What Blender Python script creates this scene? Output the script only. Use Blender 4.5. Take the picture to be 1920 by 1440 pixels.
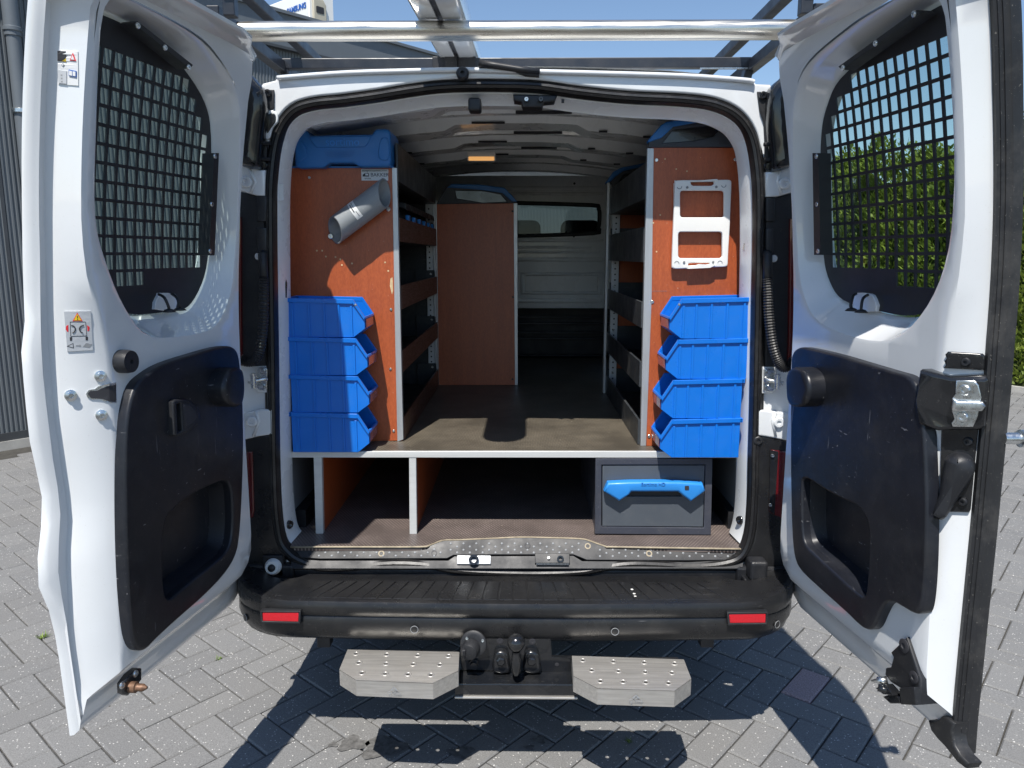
import bpy, bmesh, math, random
import numpy as np
from mathutils import Vector, Matrix, noise
from mathutils.geometry import delaunay_2d_cdt
random.seed(7); rng = np.random.default_rng(7)
R_ = math.radians
for o in list(bpy.data.objects): bpy.data.objects.remove(o)
SC = bpy.context.scene; COL = SC.collection

# ------------------------------------------------------------ camera, sky, sun, exposure
CAM = Vector((0, -2.25, 1.52)); PITCH = R_(9.73); YAW = R_(.61); FPX = 1400.
cd = bpy.data.cameras.new('camera'); cam = bpy.data.objects.new('camera', cd); COL.objects.link(cam)
cam.location = CAM; cam.rotation_euler = (R_(90) - PITCH, 0, YAW)
cd.sensor_width = 36; cd.lens = 36 * FPX / 1920; cd.clip_start = .02; cd.clip_end = 3000
SC.camera = cam
SUN = Vector((.135, .56, -1)).normalized()
wd = bpy.data.worlds.new('World'); SC.world = wd; wd.use_nodes = True
nt = wd.node_tree; bg = nt.nodes['Background']
sky = nt.nodes.new('ShaderNodeTexSky'); sky.sky_type = 'NISHITA'; sky.sun_disc = False
sky.sun_elevation = math.asin(-SUN.z); sky.sun_rotation = math.atan2(-SUN.x, -SUN.y)
sky.air_density = 1.0; sky.dust_density = .15; sky.ozone_density = 3.0
nt.links.new(sky.outputs[0], bg.inputs[0]); bg.inputs[1].default_value = .115
sl = bpy.data.lights.new('sun', 'SUN'); sl.energy = 5.0; sl.angle = R_(.5); sl.color = (1, .955, .89)
so = bpy.data.objects.new('sun', sl); COL.objects.link(so); so.rotation_euler = SUN.to_track_quat('-Z', 'Y').to_euler()
so.location = (-3, -8, 14)
vs = SC.view_settings; vs.view_transform = 'Standard'; vs.look = 'None'; vs.exposure = .32; vs.gamma = 1
SC.render.engine = 'CYCLES'
SC.cycles.max_bounces = 10; SC.cycles.diffuse_bounces = 8; SC.cycles.transparent_max_bounces = 16

# ------------------------------------------------------------ photo pixel -> direction helpers (1920 x 1440)
FW = Vector((-math.sin(YAW) * math.cos(PITCH), math.cos(YAW) * math.cos(PITCH), -math.sin(PITCH)))
RT = Vector((math.cos(YAW), math.sin(YAW), 0)); UP = RT.cross(FW)
def ray(px, py): return FW + RT * ((px - 960) / FPX) - UP * ((py - 720) / FPX)
def PY(px, py, y): d = ray(px, py); return CAM + d * ((y - CAM.y) / d.y)
def PZ(px, py, z): d = ray(px, py); return CAM + d * ((z - CAM.z) / d.z)
def PX(px, py, x): d = ray(px, py); return CAM + d * ((x - CAM.x) / d.x)
def proj(p):
    q = Vector(p) - CAM; w = q.dot(FW)
    return (960 + FPX * q.dot(RT) / w, 720 - FPX * q.dot(UP) / w, w)
def xz(px, py, y): p = PY(px, py, y); return (p.x, p.z)
def XZ(pts, y): return [xz(a, b, y) for a, b in pts]

# ------------------------------------------------------------ materials
def new_mat(name):
    m = bpy.data.materials.new(name); m.use_nodes = True
    return m, m.node_tree, m.node_tree.nodes['Principled BSDF']
def N(nt, t, **k):
    n = nt.nodes.new(t)
    for a, b in k.items(): setattr(n, a, b)
    return n
def noise_tex(nt, co, scale, detail=4, rough=.55, vec_scale=None):
    if vec_scale:
        mp = N(nt, 'ShaderNodeMapping'); mp.inputs['Scale'].default_value = vec_scale
        nt.links.new(co, mp.inputs[0]); co = mp.outputs[0]
    n = N(nt, 'ShaderNodeTexNoise'); n.inputs['Scale'].default_value = scale
    n.inputs['Detail'].default_value = detail; n.inputs['Roughness'].default_value = rough
    nt.links.new(co, n.inputs['Vector']); return n.outputs[0]
def ramp(nt, fac, stops):
    r = N(nt, 'ShaderNodeValToRGB'); e = r.color_ramp.elements
    while len(e) < len(stops): e.new(.5)
    for k, (p, c) in enumerate(stops):
        e[k].position = p; e[k].color = (*(c if hasattr(c, '__len__') else (c, c, c)), 1)
    nt.links.new(fac, r.inputs[0]); return r.outputs[0]
def mixc(nt, fac, a, b, mode='MIX'):
    m = N(nt, 'ShaderNodeMix', data_type='RGBA', blend_type=mode)
    for v, i in ((fac, 0), (a, 6), (b, 7)):
        if hasattr(v, 'is_output'): nt.links.new(v, m.inputs[i])
        elif i == 0: m.inputs[0].default_value = v
        else: m.inputs[i].default_value = (*v, 1)
    return m.outputs[2]
def bump(nt, bs, h, strength, dist=.002, prev=None):
    b = N(nt, 'ShaderNodeBump'); b.inputs['Strength'].default_value = strength; b.inputs['Distance'].default_value = dist
    nt.links.new(h, b.inputs['Height'])
    if prev: nt.links.new(prev, b.inputs['Normal'])
    nt.links.new(b.outputs[0], bs.inputs['Normal']); return b.outputs[0]
def coord(nt): return N(nt, 'ShaderNodeTexCoord').outputs['Object']

def pm(name, base, rough=.5, metal=0, var=.12, scale=6, rvar=.1, bmp=0, bscale=300, coat=0, dust=0, scratch=0,
       vec=None, dustcol=(.45, .42, .37), spec=.5, aniso=0):
    m, nt, bs = new_mat(name); co = coord(nt)
    n1 = noise_tex(nt, co, scale, 6, .6, vec)
    lo = tuple(c * (1 - var) for c in base); hi = tuple(min(1, c * (1 + var)) for c in base)
    col = ramp(nt, n1, [(.3, lo), (.7, hi)])
    rg = ramp(nt, noise_tex(nt, co, scale * 2.7, 5, .6, vec), [(.3, max(.02, rough - rvar)), (.7, min(1, rough + rvar))])
    if dust:
        d = ramp(nt, noise_tex(nt, co, 9, 8, .7), [(.5, 0.), (.8, dust)])
        sp = ramp(nt, noise_tex(nt, co, 230, 2, .5), [(.69, 0.), (.73, min(1, dust * 2.2))])
        dd = N(nt, 'ShaderNodeMath', operation='MAXIMUM'); nt.links.new(d, dd.inputs[0]); nt.links.new(sp, dd.inputs[1])
        col = mixc(nt, dd.outputs[0], col, dustcol)
    if scratch:
        out = None
        for k, (vs_, rot) in enumerate((((2, 60, 60), .5), ((60, 2, 50), 1.1), ((70, 50, 3), .35))):
            mp = N(nt, 'ShaderNodeMapping'); mp.inputs['Scale'].default_value = vs_
            mp.inputs['Rotation'].default_value = (rot, rot * .7, rot * 1.3); nt.links.new(co, mp.inputs[0])
            s = ramp(nt, noise_tex(nt, mp.outputs[0], 2.2, 3, .5), [(.715, 0.), (.735, 1.)])
            if out is None: out = s
            else:
                a = N(nt, 'ShaderNodeMath', operation='MAXIMUM'); nt.links.new(out, a.inputs[0]); nt.links.new(s, a.inputs[1]); out = a.outputs[0]
        a = N(nt, 'ShaderNodeMath', operation='MULTIPLY'); nt.links.new(out, a.inputs[0])
        msk = ramp(nt, noise_tex(nt, co, 7, 3, .5), [(.45, 0.), (.65, scratch)]); nt.links.new(msk, a.inputs[1])
        col = mixc(nt, a.outputs[0], col, (.32, .32, .33))
    nt.links.new(col, bs.inputs['Base Color']); nt.links.new(rg, bs.inputs['Roughness'])
    bs.inputs['Metallic'].default_value = metal; bs.inputs['Coat Weight'].default_value = coat
    bs.inputs['Coat Roughness'].default_value = .03; bs.inputs['Specular IOR Level'].default_value = spec
    if bmp: bump(nt, bs, noise_tex(nt, co, bscale, 4, .6, vec), bmp)
    return m

M = {}
M['white'] = pm('white_paint', (.72, .74, .75), .2, var=.02, scale=2, rvar=.05, coat=1, bmp=.035, bscale=5, dust=.07)
M['inner_white'] = pm('inner_white_paint', (.80, .82, .82), .3, var=.05, scale=3, coat=.25, bmp=.03, bscale=6, dust=.1)
M['grey_liner'] = pm('grey_liner', (.30, .33, .36), .4, var=.06, scale=3, coat=.1)
M['black'] = pm('black_plastic', (.013, .014, .017), .5, var=.2, bmp=.08, bscale=500, dust=.06)
M['black_gloss'] = pm('black_gloss', (.011, .012, .014), .2, var=.15, coat=.5, dust=.05)
M['trim'] = pm('trim_plastic', (.010, .0115, .0165), .38, var=.2, bmp=.12, bscale=650, dust=.04, scratch=.9)
M['bumper'] = pm('bumper_plastic', (.0125, .0128, .014), .31, var=.12, bmp=.14, bscale=700, dust=.035, scratch=.22)
M['rubber'] = pm('rubber', (.016, .0165, .018), .5, var=.25, bmp=.1, bscale=160, dust=.12)
M['grille'] = pm('grille_steel', (.022, .023, .026), .48, var=.15, bmp=.05, bscale=500)
M['alu'] = pm('aluminium', (.50, .515, .53), .38, metal=.55, var=.07, vec=(30, 30, 2), scale=3, dust=.12)
M['alu_white'] = pm('pale_aluminium', (.64, .65, .64), .42, metal=.25, var=.06, vec=(1, 30, 30), scale=3, dust=.12)
M['upright'] = pm('upright_alu', (.62, .63, .64), .45, metal=.2, var=.06, scale=5)
M['steel'] = pm('brushed_steel', (.56, .54, .505), .40, metal=.7, var=.16, rvar=.12, vec=(2.5, 60, 60), scale=2.2, bmp=.03, bscale=60, dust=.22, dustcol=(.42, .36, .28))
M['galv'] = pm('galvanised', (.70, .67, .60), .30, metal=1, var=.2, rvar=.12, vec=(1.5, 30, 30), scale=2, bmp=.03, bscale=12, dust=.2, dustcol=(.35, .29, .2))
M['zinc'] = pm('zinc', (.66, .68, .68), .3, metal=1, var=.2, scale=60, bmp=.04, bscale=80)
M['rack'] = pm('rack_steel', (.018, .021, .028), .4, var=.15, coat=.1, dust=.05)
M['shelf_grey'] = pm('shelf_steel', (.035, .04, .046), .42, var=.1, dust=.14, scratch=.3)
M['drawer'] = pm('drawer_steel', (.075, .088, .105), .4, var=.06, dust=.07, scratch=.35)
M['frame_navy'] = pm('drawer_frame', (.045, .05, .068), .42, var=.08, dust=.1, scratch=.3)
M['blue_bin'] = pm('bin_blue', (.003, .155, .62), .34, var=.06, scale=5, dust=.03, scratch=.12, bmp=.04, bscale=300)
M['blue_cap'] = pm('cap_blue', (.02, .16, .46), .42, var=.06, bmp=.06, bscale=400, dust=.05)
M['blue_handle'] = pm('handle_blue', (.025, .24, .66), .38, var=.04, bmp=.05, bscale=400)
M['cap_grey'] = pm('cap_grey', (.04, .047, .06), .5, var=.1, bmp=.1, bscale=400)
M['white_plastic'] = pm('white_plastic', (.80, .80, .77), .4, var=.02)
M['pipe'] = pm('pvc_pipe', (.25, .27, .285), .42, var=.07, dust=.16, dustcol=(.6, .58, .53), scratch=.4)
M['pipe_in'] = pm('pvc_inside', (.15, .16, .17), .6, var=.2, dust=.3)
M['seal'] = pm('door_rubber', (.013, .013, .014), .38, var=.3, bmp=.15, bscale=90, dust=.1)
M['red'] = pm('red_lens', (.55, .008, .018), .18, var=.1, scale=200, coat=.6, bmp=.35, bscale=420)
M['red_dark'] = pm('tail_lens', (.10, .004, .006), .12, var=.2, coat=.9)
M['concrete'] = pm('concrete', (.42, .41, .38), .85, var=.12, scale=12, bmp=.2, bscale=90)
M['bed'] = pm('joint_sand', (.055, .052, .045), .95, var=.3, scale=30, bmp=.4, bscale=200)
M['fascia'] = pm('fascia_grey', (.125, .142, .158), .45, var=.04)
M['clad'] = pm('cladding_grey', (.12, .136, .148), .42, var=.06, scale=.7)
M['clad_dark'] = pm('cladding_dark', (.05, .055, .06), .5)
M['beige'] = pm('beige_plastic', (.50, .46, .36), .5)
M['print_dark'] = pm('print_dark', (.03, .03, .035), .6)
M['print_blue'] = pm('print_blue', (.03, .12, .42), .5)
M['print_red'] = pm('print_red', (.75, .03, .04), .5)
M['print_yellow'] = pm('print_yellow', (.85, .6, .02), .5)
M['sticker'] = pm('sticker_paper', (.72, .73, .73), .5, var=.02)
M['sticker_grey'] = pm('sticker_grey', (.50, .52, .54), .45, var=.02)
M['tyre'] = pm('tyre', (.014, .014, .014), .75, bmp=.2, bscale=120)
M['seat'] = pm('seat_cloth', (.02, .02, .022), .9)
M['ink_grey'] = pm('ink_grey', (.28, .29, .3), .6)
M['dirt_white'] = pm('paint_spot', (.75, .74, .7), .7)
M['wood_raw'] = pm('raw_wood', (.62, .47, .27), .75, var=.2, scale=60)
M['rust'] = pm('rusty_steel', (.16, .09, .055), .55, metal=.4, var=.4, scale=80)
M['edge_ply'] = pm('ply_edge', (.33, .28, .2), .7, var=.3, scale=40)
M['oil'] = pm('water_stain', (.115, .113, .11), .75, var=.45, scale=60)

def ply_mat():
    m, nt, bs = new_mat('brown_plywood'); co = coord(nt)
    a = noise_tex(nt, co, 3.2, 6, .65, (14, 14, 1.3)); b = noise_tex(nt, co, 90, 3, .6, (3, 3, 1))
    c1 = ramp(nt, a, [(.3, (.32, .064, .017)), (.55, (.40, .084, .022)), (.75, (.47, .105, .03))])
    c2 = mixc(nt, .35, c1, ramp(nt, b, [(.35, (.26, .05, .016)), (.65, (.50, .12, .035))]))
    d = ramp(nt, noise_tex(nt, co, 140, 2), [(.74, 0.), (.76, .8)])
    nt.links.new(mixc(nt, d, c2, (.55, .42, .3)), bs.inputs['Base Color'])
    bs.inputs['Roughness'].default_value = .42; bs.inputs['Coat Weight'].default_value = .25; bs.inputs['Coat Roughness'].default_value = .3
    bump(nt, bs, noise_tex(nt, co, 420, 2), .12, .001); return m
M['ply'] = ply_mat()
M['ply_dark'] = pm('brown_lip_board', (.085, .032, .02), .45, var=.12, vec=(2, 2, 20), scale=4, coat=.15, dust=.08)

def meshfloor(name, base, dustc, dustamt):
    m, nt, bs = new_mat(name); co = coord(nt)
    mp = N(nt, 'ShaderNodeMapping'); mp.inputs['Scale'].default_value = (88, 88, 88); nt.links.new(co, mp.inputs[0])
    br = N(nt, 'ShaderNodeTexBrick'); br.offset = .5
    br.inputs['Color1'].default_value = br.inputs['Color2'].default_value = (1, 1, 1, 1); br.inputs['Mortar'].default_value = (0, 0, 0, 1)
    br.inputs['Scale'].default_value = 1; br.inputs['Mortar Size'].default_value = .22; br.inputs['Mortar Smooth'].default_value = .4
    br.inputs['Brick Width'].default_value = 1.0; br.inputs['Row Height'].default_value = .8
    nt.links.new(mp.outputs[0], br.inputs['Vector'])
    wear = ramp(nt, noise_tex(nt, co, 5, 7, .7), [(.36, dustamt * .45), (.64, dustamt)])
    mul = N(nt, 'ShaderNodeMath', operation='MULTIPLY'); inv = N(nt, 'ShaderNodeInvert')
    nt.links.new(br.outputs['Color'], inv.inputs['Color']); nt.links.new(inv.outputs[0], mul.inputs[0]); nt.links.new(wear, mul.inputs[1])
    col = mixc(nt, mul.outputs[0], base, dustc)
    sp = ramp(nt, noise_tex(nt, co, 160, 2), [(.72, 0.), (.75, .8)])
    col = mixc(nt, sp, col, (.5, .45, .36))
    nt.links.new(col, bs.inputs['Base Color']); bs.inputs['Roughness'].default_value = .42
    bump(nt, bs, inv.outputs[0], .5, .0015); return m
M['deck'] = meshfloor('raised_deck', (.018, .0155, .013), (.20, .172, .13), .95)
M['lowfloor'] = meshfloor('lower_floor', (.04, .031, .029), (.27, .22, .2), .8)

def glass_mat(name, tint, gl=.12):
    m, nt, bs = new_mat(name); nt.nodes.remove(bs); out = nt.nodes['Material Output']
    tr = N(nt, 'ShaderNodeBsdfTransparent'); tr.inputs[0].default_value = (*tint, 1)
    g = N(nt, 'ShaderNodeBsdfGlossy'); g.inputs['Roughness'].default_value = .01; g.inputs[0].default_value = (.9, .95, 1, 1)
    fr = N(nt, 'ShaderNodeFresnel'); ge = N(nt, 'ShaderNodeNewGeometry')
    ma = N(nt, 'ShaderNodeMath', operation='MULTIPLY_ADD'); nt.links.new(ge.outputs['Backfacing'], ma.inputs[0]); ma.inputs[1].default_value = 1 / 1.28 - 1.28; ma.inputs[2].default_value = 1.28
    nt.links.new(ma.outputs[0], fr.inputs[0])
    mx = N(nt, 'ShaderNodeMixShader'); nt.links.new(fr.outputs[0], mx.inputs[0]); nt.links.new(tr.outputs[0], mx.inputs[1]); nt.links.new(g.outputs[0], mx.inputs[2])
    nt.links.new(mx.outputs[0], out.inputs[0]); return m
M['glass'] = glass_mat('tinted_glass', (.80, .87, .845)); M['glass_dark'] = glass_mat('dark_glass', (.62, .68, .66)); M['glass_clear'] = glass_mat('clear_glass', (.93, .95, .94))
M['label_clear'] = pm('label_film', (.20, .10, .16), .2, coat=.5)

def paver_mat():
    m, nt, bs = new_mat('paver_grey'); co = N(nt, 'ShaderNodeTexCoord').outputs['Object']
    geo = N(nt, 'ShaderNodeNewGeometry'); oi = N(nt, 'ShaderNodeObjectInfo')
    ad = N(nt, 'ShaderNodeMath', operation='ADD'); nt.links.new(geo.outputs['Random Per Island'], ad.inputs[0]); nt.links.new(oi.outputs['Random'], ad.inputs[1])
    fr = N(nt, 'ShaderNodeMath', operation='FRACT'); nt.links.new(ad.outputs[0], fr.inputs[0])
    p = geo.outputs['Position']
    base = ramp(nt, fr.outputs[0], [(0, (.145, .147, .149)), (.5, (.178, .18, .181)), (1, (.212, .213, .211))])
    fine = noise_tex(nt, p, 260, 4, .7); big = noise_tex(nt, p, 2.2, 5, .65)
    col = mixc(nt, .55, base, ramp(nt, fine, [(.32, (.075, .076, .078)), (.5, (.175, .176, .177)), (.7, (.32, .32, .318))]))
    v = N(nt, 'ShaderNodeTexVoronoi'); v.inputs['Scale'].default_value = 95; v.inputs['Randomness'].default_value = 1; nt.links.new(p, v.inputs['Vector'])
    vs2 = N(nt, 'ShaderNodeMath', operation='LESS_THAN'); nt.links.new(v.outputs['Distance'], vs2.inputs[0]); vs2.inputs[1].default_value = .2
    gate = ramp(nt, v.outputs['Color'], [(.60, 0.), (.64, .9)])
    mm = N(nt, 'ShaderNodeMath', operation='MULTIPLY'); nt.links.new(vs2.outputs[0], mm.inputs[0]); nt.links.new(gate, mm.inputs[1])
    col = mixc(nt, mm.outputs[0], col, (.66, .65, .62))
    col = mixc(nt, ramp(nt, big, [(.3, .0), (.7, .22)]), col, (.22, .205, .18))
    nt.links.new(col, bs.inputs['Base Color']); bs.inputs['Roughness'].default_value = .88
    bump(nt, bs, fine, .35, .002); return m
M['paver'] = paver_mat()
M['paver_red'] = pm('paver_red', (.34, .26, .265), .9, var=.45, scale=190, bmp=.6, bscale=150)

def leaf_mat(name, a, b):
    m, nt, bs = new_mat(name); geo = N(nt, 'ShaderNodeNewGeometry')
    col = ramp(nt, geo.outputs['Random Per Island'], [(0, a), (1, b)])
    big = noise_tex(nt, geo.outputs['Position'], 1.6, 3)
    col = mixc(nt, ramp(nt, big, [(.4, 0.), (.7, .35)]), col, tuple(c * 1.5 for c in b))
    nt.links.new(col, bs.inputs['Base Color']); bs.inputs['Roughness'].default_value = .6
    bs.inputs['Transmission Weight'].default_value = 0
    tl = N(nt, 'ShaderNodeBsdfTranslucent'); nt.links.new(col, tl.inputs[0])
    mx = N(nt, 'ShaderNodeMixShader'); mx.inputs[0].default_value = .3
    nt.links.new(bs.outputs[0], mx.inputs[1]); nt.links.new(tl.outputs[0], mx.inputs[2]); nt.links.new(mx.outputs[0], nt.nodes['Material Output'].inputs[0])
    return m
M['leaf'] = leaf_mat('hedge_leaf', (.10, .165, .02), (.27, .33, .055)); M['weed'] = leaf_mat('weed', (.08, .16, .02), (.2, .28, .05))
M['twig'] = pm('twig', (.045, .065, .016), .9, var=.5, scale=14, bmp=.6, bscale=20)
ml, nt_, bs_ = new_mat('lamp_lens'); bs_.inputs['Base Color'].default_value = (.8, .5, .25, 1)
bs_.inputs['Emission Color'].default_value = (1, .5, .16, 1); bs_.inputs['Emission Strength'].default_value = .55; M['lamp'] = ml

# ------------------------------------------------------------ mesh helpers
def wloc(p):
    v = Vector((0, 0, 0))
    while p is not None: v += p.location; p = p.parent
    return v
def mk(name, verts, faces, mat, parent=None, smooth=False, bevel=0, weld=False, recalc=True, seg=2, auto=None):
    me = bpy.data.meshes.new(name); me.from_pydata([tuple(v) for v in verts], [], faces)
    if recalc or weld:
        bm = bmesh.new(); bm.from_mesh(me)
        if weld: bmesh.ops.remove_doubles(bm, verts=bm.verts, dist=1e-5)
        if recalc: bmesh.ops.recalc_face_normals(bm, faces=bm.faces)
        bm.to_mesh(me); bm.free()
    me.materials.append(M[mat] if isinstance(mat, str) else mat)
    if smooth: me.polygons.foreach_set('use_smooth', [True] * len(me.polygons))
    if auto is not None and smooth: me.set_sharp_from_angle(angle=R_(auto))
    o = bpy.data.objects.new(name, me); COL.objects.link(o)
    if parent is not None: o.parent = parent; o.location = -wloc(parent)
    if bevel:
        b = o.modifiers.new('bevel', 'BEVEL'); b.width = bevel; b.segments = seg; b.limit_method = 'ANGLE'; b.angle_limit = R_(40); b.harden_normals = False
    return o
def tag(o, label=None, cat=None, group=None, kind=None):
    for k, v in (('label', label), ('category', cat), ('group', group), ('kind', kind)):
        if v: o[k] = v
    return o
def thing(name, label, cat, loc=(0, 0, 0), group=None):
    o = bpy.data.objects.new(name, None); COL.objects.link(o); o.location = loc; o.empty_display_size = .1
    return tag(o, label, cat, group)
class MB:
    def __init__(s): s.v = []; s.f = []
    def add(s, v, f):
        n = len(s.v); s.v += [Vector(p) for p in v]; s.f += [tuple(i + n for i in q) for q in f]; return s
    def hexa(s, p):  # 8 points: bottom ring 0-3, top ring 4-7
        return s.add(p, [(0, 3, 2, 1), (4, 5, 6, 7), (0, 1, 5, 4), (1, 2, 6, 5), (2, 3, 7, 6), (3, 0, 4, 7)])
    def box(s, a, b):
        x0, y0, z0 = a; x1, y1, z1 = b
        return s.hexa([(x0, y0, z0), (x1, y0, z0), (x1, y1, z0), (x0, y1, z0), (x0, y0, z1), (x1, y0, z1), (x1, y1, z1), (x0, y1, z1)])
    def bar(s, p, q, w, h, up=(0, 0, 1)):
        p, q = Vector(p), Vector(q); d = (q - p).normalized(); u = Vector(up); r = d.cross(u).normalized(); u = r.cross(d)
        c = lambda o, a, b: o + r * (a * w / 2) + u * (b * h / 2)
        return s.hexa([c(p, -1, -1), c(p, 1, -1), c(q, 1, -1), c(q, -1, -1), c(p, -1, 1), c(p, 1, 1), c(q, 1, 1), c(q, -1, 1)])
    def tube(s, pts, r, n=10, caps=True, closed=False, prof=None):
        pts = [Vector(p) for p in pts]; m = len(pts); rad = r if hasattr(r, '__len__') else [r] * m
        up = None; rings = []
        for i in range(m):
            a = pts[(i - 1) % m] if (closed or i > 0) else pts[i]; b = pts[(i + 1) % m] if (closed or i < m - 1) else pts[i]
            t = (b - a).normalized()
            if up is None: up = Vector((0, 0, 1)) if abs(t.z) < .9 else Vector((0, 1, 0))
            x = t.cross(up)
            if x.length < 1e-4: x = t.cross(Vector((1, 0, 0)))
            x.normalize(); up = x.cross(t).normalized()
            rings.append([pts[i] + (x * math.cos(k * 2 * math.pi / n) + up * math.sin(k * 2 * math.pi / n)) * rad[i] for k in range(n)])
        b0 = len(s.v); s.v += [p for g in rings for p in g]
        for i in range(m if closed else m - 1):
            for k in range(n):
                j = (i + 1) % m; l = (k + 1) % n
                s.f.append((b0 + i * n + k, b0 + i * n + l, b0 + j * n + l, b0 + j * n + k))
        if caps and not closed:
            s.f.append(tuple(b0 + k for k in range(n))[::-1]); s.f.append(tuple(b0 + (m - 1) * n + k for k in range(n)))
        return s
    def lathe(s, o, ax, prof, n=20):  # prof: (radius, height)
        o = Vector(o); ax = Vector(ax).normalized(); x = ax.orthogonal().normalized(); y = ax.cross(x)
        b0 = len(s.v)
        for r, h in prof:
            for k in range(n):
                a = 2 * math.pi * k / n; s.v.append(o + ax * h + (x * math.cos(a) + y * math.sin(a)) * r)
        for i in range(len(prof) - 1):
            for k in range(n):
                l = (k + 1) % n; s.f.append((b0 + i * n + k, b0 + i * n + l, b0 + (i + 1) * n + l, b0 + (i + 1) * n + k))
        s.f.append(tuple(b0 + k for k in range(n))[::-1]); s.f.append(tuple(b0 + (len(prof) - 1) * n + k for k in range(n)))
        return s
    def build(s, name, mat, parent=None, **k): return mk(name, s.v, s.f, mat, parent, **k)

def inside(p, poly):
    x, y = p; c = False; j = len(poly) - 1
    for i in range(len(poly)):
        xi, yi = poly[i][0], poly[i][1]; xj, yj = poly[j][0], poly[j][1]
        if (yi > y) != (yj > y) and x < (xj - xi) * (y - yi) / (yj - yi + 1e-12) + xi: c = not c
        j = i
    return c
def area(p): return sum(p[i - 1][0] * p[i][1] - p[i][0] * p[i - 1][1] for i in range(len(p))) / 2
def ccw(p): return list(p) if area(p) > 0 else list(p)[::-1]
def offset(poly, d):  # positive = inwards for ccw
    n = len(poly); out = []
    for i in range(n):
        a, b, c = Vector(poly[i - 1]), Vector(poly[i]), Vector(poly[(i + 1) % n])
        e1 = (b - a).normalized(); e2 = (c - b).normalized()
        n1 = Vector((-e1.y, e1.x)); n2 = Vector((-e2.y, e2.x)); m = n1 + n2
        if m.length < 1e-6: m = n1
        m.normalize(); k = max(.5, m.dot(n1)); out.append(tuple(b + m * (d / k)))
    return out
def smooth_poly(pts, n=4, closed=True):
    out = []; m = len(pts); P = [Vector(p) for p in pts]
    for i in range(m if closed else m - 1):
        if closed: a, b, c, d = P[i - 1], P[i], P[(i + 1) % m], P[(i + 2) % m]
        else: a, b, c, d = P[max(i - 1, 0)], P[i], P[i + 1], P[min(i + 2, m - 1)]
        for k in range(n):
            t = k / n
            out.append(tuple(.5 * ((2 * b) + (c - a) * t + (2 * a - 5 * b + 4 * c - d) * t * t + (3 * b - a - 3 * c + d) * t ** 3)))
    if not closed: out.append(tuple(P[-1]))
    return out
def round_rect(x0, y0, x1, y1, r, n=4):
    out = []
    for cx, cy, a0 in ((x1 - r, y0 + r, -90), (x1 - r, y1 - r, 0), (x0 + r, y1 - r, 90), (x0 + r, y0 + r, 180)):
        for k in range(n + 1):
            a = R_(a0 + 90 * k / n); out.append((cx + r * math.cos(a), cy + r * math.sin(a)))
    return out
def fill2d(outline, holes=(), grid=0):
    vs_ = [Vector(p) for p in outline]; ed = [(i, (i + 1) % len(outline)) for i in range(len(outline))]
    for h in holes:
        b = len(vs_); vs_ += [Vector(p) for p in h]; ed += [(b + i, b + (i + 1) % len(h)) for i in range(len(h))]
    if grid:
        xs = [p[0] for p in outline]; ys = [p[1] for p in outline]
        x = min(xs) + grid * .5
        while x < max(xs):
            y = min(ys) + grid * .5
            while y < max(ys):
                if inside((x, y), outline) and not any(inside((x, y), h) for h in holes): vs_.append(Vector((x, y)))
                y += grid
            x += grid
    r = delaunay_2d_cdt(vs_, ed, [], 0, 1e-6)
    V, F = r[0], r[2]; keep = []
    for f in F:
        c = (sum(V[i].x for i in f) / len(f), sum(V[i].y for i in f) / len(f))
        if inside(c, outline) and not any(inside(c, h) for h in holes): keep.append(tuple(f))
    return [(v.x, v.y) for v in V], keep
def solid(name, outline, fmap, h0, h1, mat, parent=None, holes=(), bev=0, grid=0, back=True, smooth=False, **k):
    """prism: face at h1 (visible), base at h0; fmap(a,b,h)->Vector"""
    outline = ccw(outline); holes = [ccw(h) for h in holes]
    sg = 1 if h1 > h0 else -1
    top = offset(outline, bev) if bev else outline; th = [offset(h, -bev) for h in holes] if bev else holes
    V, F = fill2d(top, th, grid); b = MB(); b.add([fmap(x, y, h1) for x, y in V], F)
    def wall(p, q, ha, hb):
        n = len(p); b.add([fmap(x, y, ha) for x, y in p] + [fmap(x, y, hb) for x, y in q], [(i, (i + 1) % n, n + (i + 1) % n, n + i) for i in range(n)])
    for t, o in [(top, outline)] + list(zip(th, holes)):
        if bev:
            mid = offset(o, bev * .3 * (1 if o is outline else -1))
            wall(t, mid, h1, h1 - sg * bev * .3); wall(mid, o, h1 - sg * bev * .3, h1 - sg * bev); wall(o, o, h1 - sg * bev, h0)
        else: wall(o, o, h1, h0)
    if back:
        V2, F2 = fill2d(outline, holes, grid); b.add([fmap(x, y, h0) for x, y in V2], F2)
    ob = b.build(name, mat, parent, weld=True, smooth=smooth or bool(bev), auto=50, **k)
    if bev: wn = ob.modifiers.new('weighted_normal', 'WEIGHTED_NORMAL'); wn.keep_sharp = True; wn.weight = 80
    return ob
def yface(y0): return lambda x, z, h: Vector((x, y0 - h, z))   # faces the rear of the van: h towards camera
def ysolid(name, pts, y, depth, mat, parent=None, holes=(), bev=0, px=True, proud=0, **k):
    """outline given in photo pixels on the plane y, extruded away from the viewer"""
    o = XZ(pts, y) if px else pts; hs = [XZ(h, y) if px else h for h in holes]
    return solid(name, o, yface(y), -depth, proud, mat, parent, hs, bev, **k)
def screw(name, p, ax, r, mat, parent, h=.004, recess=True):
    pr = [(r, 0), (r, h * .55), (r * .8, h)] + ([(r * .42, h), (r * .38, h * .45)] if recess else [])
    return MB().lathe(p, ax, pr, 14).build(name, mat, parent, smooth=True, auto=35)
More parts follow.
